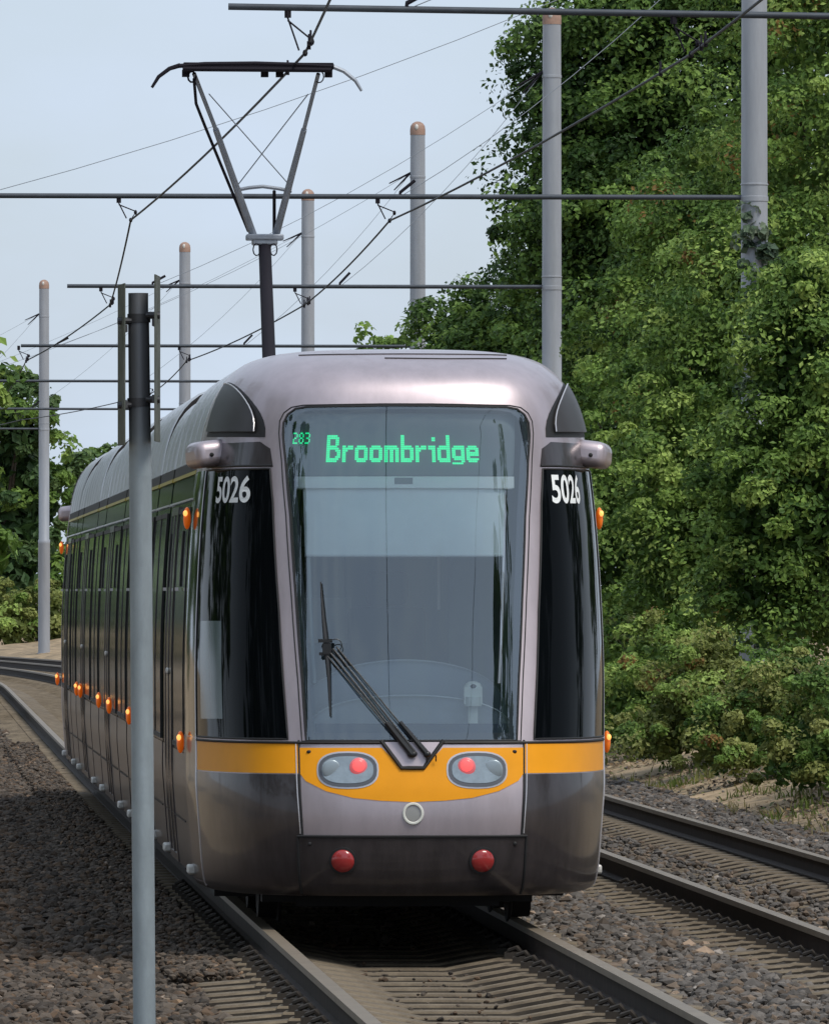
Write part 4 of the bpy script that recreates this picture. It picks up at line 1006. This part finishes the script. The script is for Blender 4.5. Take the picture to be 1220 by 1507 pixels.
for (x, z, rw, h, p1, p2, lb) in bush:
    g = float(gh(7, z)+el(z)); root = empty('bush', (x, z, g)); tag(root, lb, 'bush', GB)
    bl = [(x, z, g+h*.45, rw, rw*.9, h*.5), (x-rw*.45, z-.3, g+h*.3, rw*.6, rw*.6, h*.35), (x+rw*.5, z, g+h*.4, rw*.6, rw*.6, h*.42), (x-rw*.7, z-.5, g+h*.10, rw*.5, rw*.5, h*.16), (x+.2, z-.8, g+h*.10, rw*.7, rw*.5, h*.16), (x, z+.2, g+h*.95, rw*.35, rw*.4, h*.16)]
    foliage('leaves', bl, 23000, .050, p1, root, .18, org=(x, z, g), pal2=p2, rust=.03)
    b = MB()
    for k in range(7):
        a = random.uniform(0, 6.28); b.tube([(0,0,-.1), (math.cos(a)*rw*.4, math.sin(a)*rw*.4, h*.5), (math.cos(a)*rw*.8, math.sin(a)*rw*.8, h*.85)], [.02,.012,.004], 5)
    b.build('stem', M_BARK, root)
def litter():
    n = 15000; z = RNG.uniform(74, 135, n); d = 5.5+RNG.uniform(0, 1, n)**.8*2.6
    P = np.stack([xc(z)+d, z, gh(d, z)+el(z)+.012+RNG.uniform(0, .02, n)], 1)
    Nn = rand_unit(n)*.5+np.array([0, -.2, 1]); Nn /= np.linalg.norm(Nn, axis=1)[:, None]; t = np.cross(Nn, rand_unit(n)); t /= np.linalg.norm(t, axis=1)[:, None]; b_ = np.cross(Nn, t)
    h = RNG.uniform(.018, .045, n)[:, None]; V = np.stack([P-t*h, P+b_*h*.6, P+t*h, P-b_*h*.6], 1).reshape(-1, 3)
    pal = np.array([(.30,.22,.13),(.20,.13,.07),(.12,.08,.04),(.38,.30,.19),(.10,.13,.03)]); T = pal[RNG.integers(0, 5, n)]*RNG.uniform(.7, 1.2, n)[:, None]
    tag(mesh_np('leaf_litter', V, np.arange(n*4).reshape(-1, 4), T, 4, M_LEAF), kind='stuff')
    n = 3600; c = 150; cz = RNG.uniform(76, 135, c); cd = 6.1+RNG.uniform(0, 1, c)*1.2; cd[:40] = RNG.uniform(5.3, 6.1, 40); k = RNG.integers(0, c, n); z = cz[k]+RNG.normal(0, .12, n); d = cd[k]+RNG.normal(0, .10, n)
    P = np.stack([xc(z)+d, z, gh(d, z)+el(z)], 1); H = RNG.uniform(.04, .15, n)[:, None]; lean = RNG.normal(0, .35, (n, 2)); wv = RNG.uniform(.006, .012, n)[:, None]
    a_ = RNG.uniform(0, 6.28, n); sv = np.stack([np.cos(a_), np.sin(a_), 0*a_], 1)*wv; top = P+np.concatenate([lean*H, H], 1); mid = P+np.concatenate([lean*H*.35, H*.55], 1)
    V = np.stack([P-sv, P+sv, mid+sv*.8, top, mid-sv*.8], 1).reshape(-1, 3); T = np.array([(.11,.15,.03),(.20,.20,.06),(.30,.26,.13)])[RNG.integers(0, 3, c)][k]*RNG.uniform(.7, 1.2, n)[:, None]
    tag(mesh_np('grass', V, np.arange(n*5).reshape(-1, 5), T, 5, M_LEAF), kind='stuff')
litter()
# trees far away on the left beyond the curve
GF = 'trees beyond the curve on the left'
tree(-14.2, 305, [(-14.2,305,6.8,2.5,2,2.4),(-13.6,305,3.8,2.2,2,1.9),(-12.6,306,5.0,1.3,1.3,1.2),(-13.0,304,7.2,.9,.9,.7),(-13.6,304,2.0,2.6,1.8,1.6)], 24000, .21, 'far', 'dark green tree at the left edge beyond the curved rails', group=GF, clump=.5, pal2='mid')
tree(-10.3, 312, [(-10.6,312,5.1,1.6,1.4,1.6),(-9.2,312,6.0,1.2,1.2,1.0),(-9.4,312,4.0,1.5,1.2,1.2),(-11.2,311,2.6,1.8,1.4,1.6),(-9.4,311,2.0,1.8,1.4,1.6)], 14000, .20, 'far', 'loose tree with gaps of sky right of the farthest mast', group=GF, clump=.45, fill=.03, pal2='lite')
tree(-7.4, 318, [(-7.8,318,5.2,1.5,1.4,1.7),(-6.3,318,5.4,1.3,1.2,1.4),(-8.4,318,2.4,1.8,1.3,1.8),(-6.4,318,2.4,1.8,1.3,1.8)], 13000, .20, 'far', 'tree peeping over the far end of the tram roof', group=GF, clump=.45, fill=.04, pal2='mid')
for k, (x, z, lb) in enumerate(((-12.9, 284, 'yellow-green scrub at the left edge behind the farthest rails'), (-11.5, 285, 'yellow-green scrub behind the foot of the farthest mast'), (-9.9, 286, 'yellow-green scrub between the farthest mast and the tram'), (-8.3, 288, 'scrub behind the far end of the tram'))):
    g = .30; root = empty('bush', (x, z, g)); tag(root, lb, 'bush', 'scrub beyond the curve')
    foliage('leaves', [(x, z, g+.85, 1.15, 1.0, .95), (x+.6, z-.5, g+.4, .9, .8, .6)], 5600, .12, 'yel', root, .3, org=(x, z, g), pal2='lite')
    b = MB(); b.tube([(0,0,-.1), (.2,0,.9)], [.03,.01], 5); b.build('stem', M_BARK, root)
tree(-7.3, 122, [(-7.6,122,4.6,2.1,2,1.6),(-8.3,122,6.6,2.0,1.9,1.6),(-6.05,122,4.83,.55,.5,.22)], 15000, .14, 'mid', 'tree reaching one leafy branch in at the left edge beside the distant wires', group=None, clump=.3, pal2='lite')
# trees lining the left of the tracks, outside the picture but mirrored in the tram side
GL_ = 'trees left of the tracks mirrored in the tram side'
for (x, z, h) in ((-10.5,28,11),(-11.5,40,12),(-10.8,53,11.5),(-11.6,67,12),(-11,84,11),(-10.6,102,8),(-9.9,148,7),(-11.3,165,8),(-13.2,180,8.5),(-14.5,200,9)):
    tree(x, z, [(x, z, h*.66, 2.6, 5.5 if z < 120 else 3.2, h*.36), (x+.6, z-1, h*.33, 2.2, 5.5 if z < 120 else 3, h*.28)], 9000, .30, 'mid', f'tree {h} m high left of the tracks {int(z)} m ahead, mirrored in the tram', group=GL_, clump=.7, pal2='dark')
GR_ = 'trees right of the near tracks mirrored in the tram front'
for (x, z, h) in ((12.8,24,13),(13.2,38,14),(12.6,52,13.5),(12.0,66,13),(10.8,80,11)):
    tree(x, z, [(x, z, h*.66, 2.4, 3.4, h*.36), (x-.6, z-1, h*.33, 2.2, 3.2, h*.28)], 5200, .32, 'mid', f'tree {h} m high right of the tracks {int(z)} m ahead, mirrored in the tram', group=GR_, clump=.7, pal2='dark')
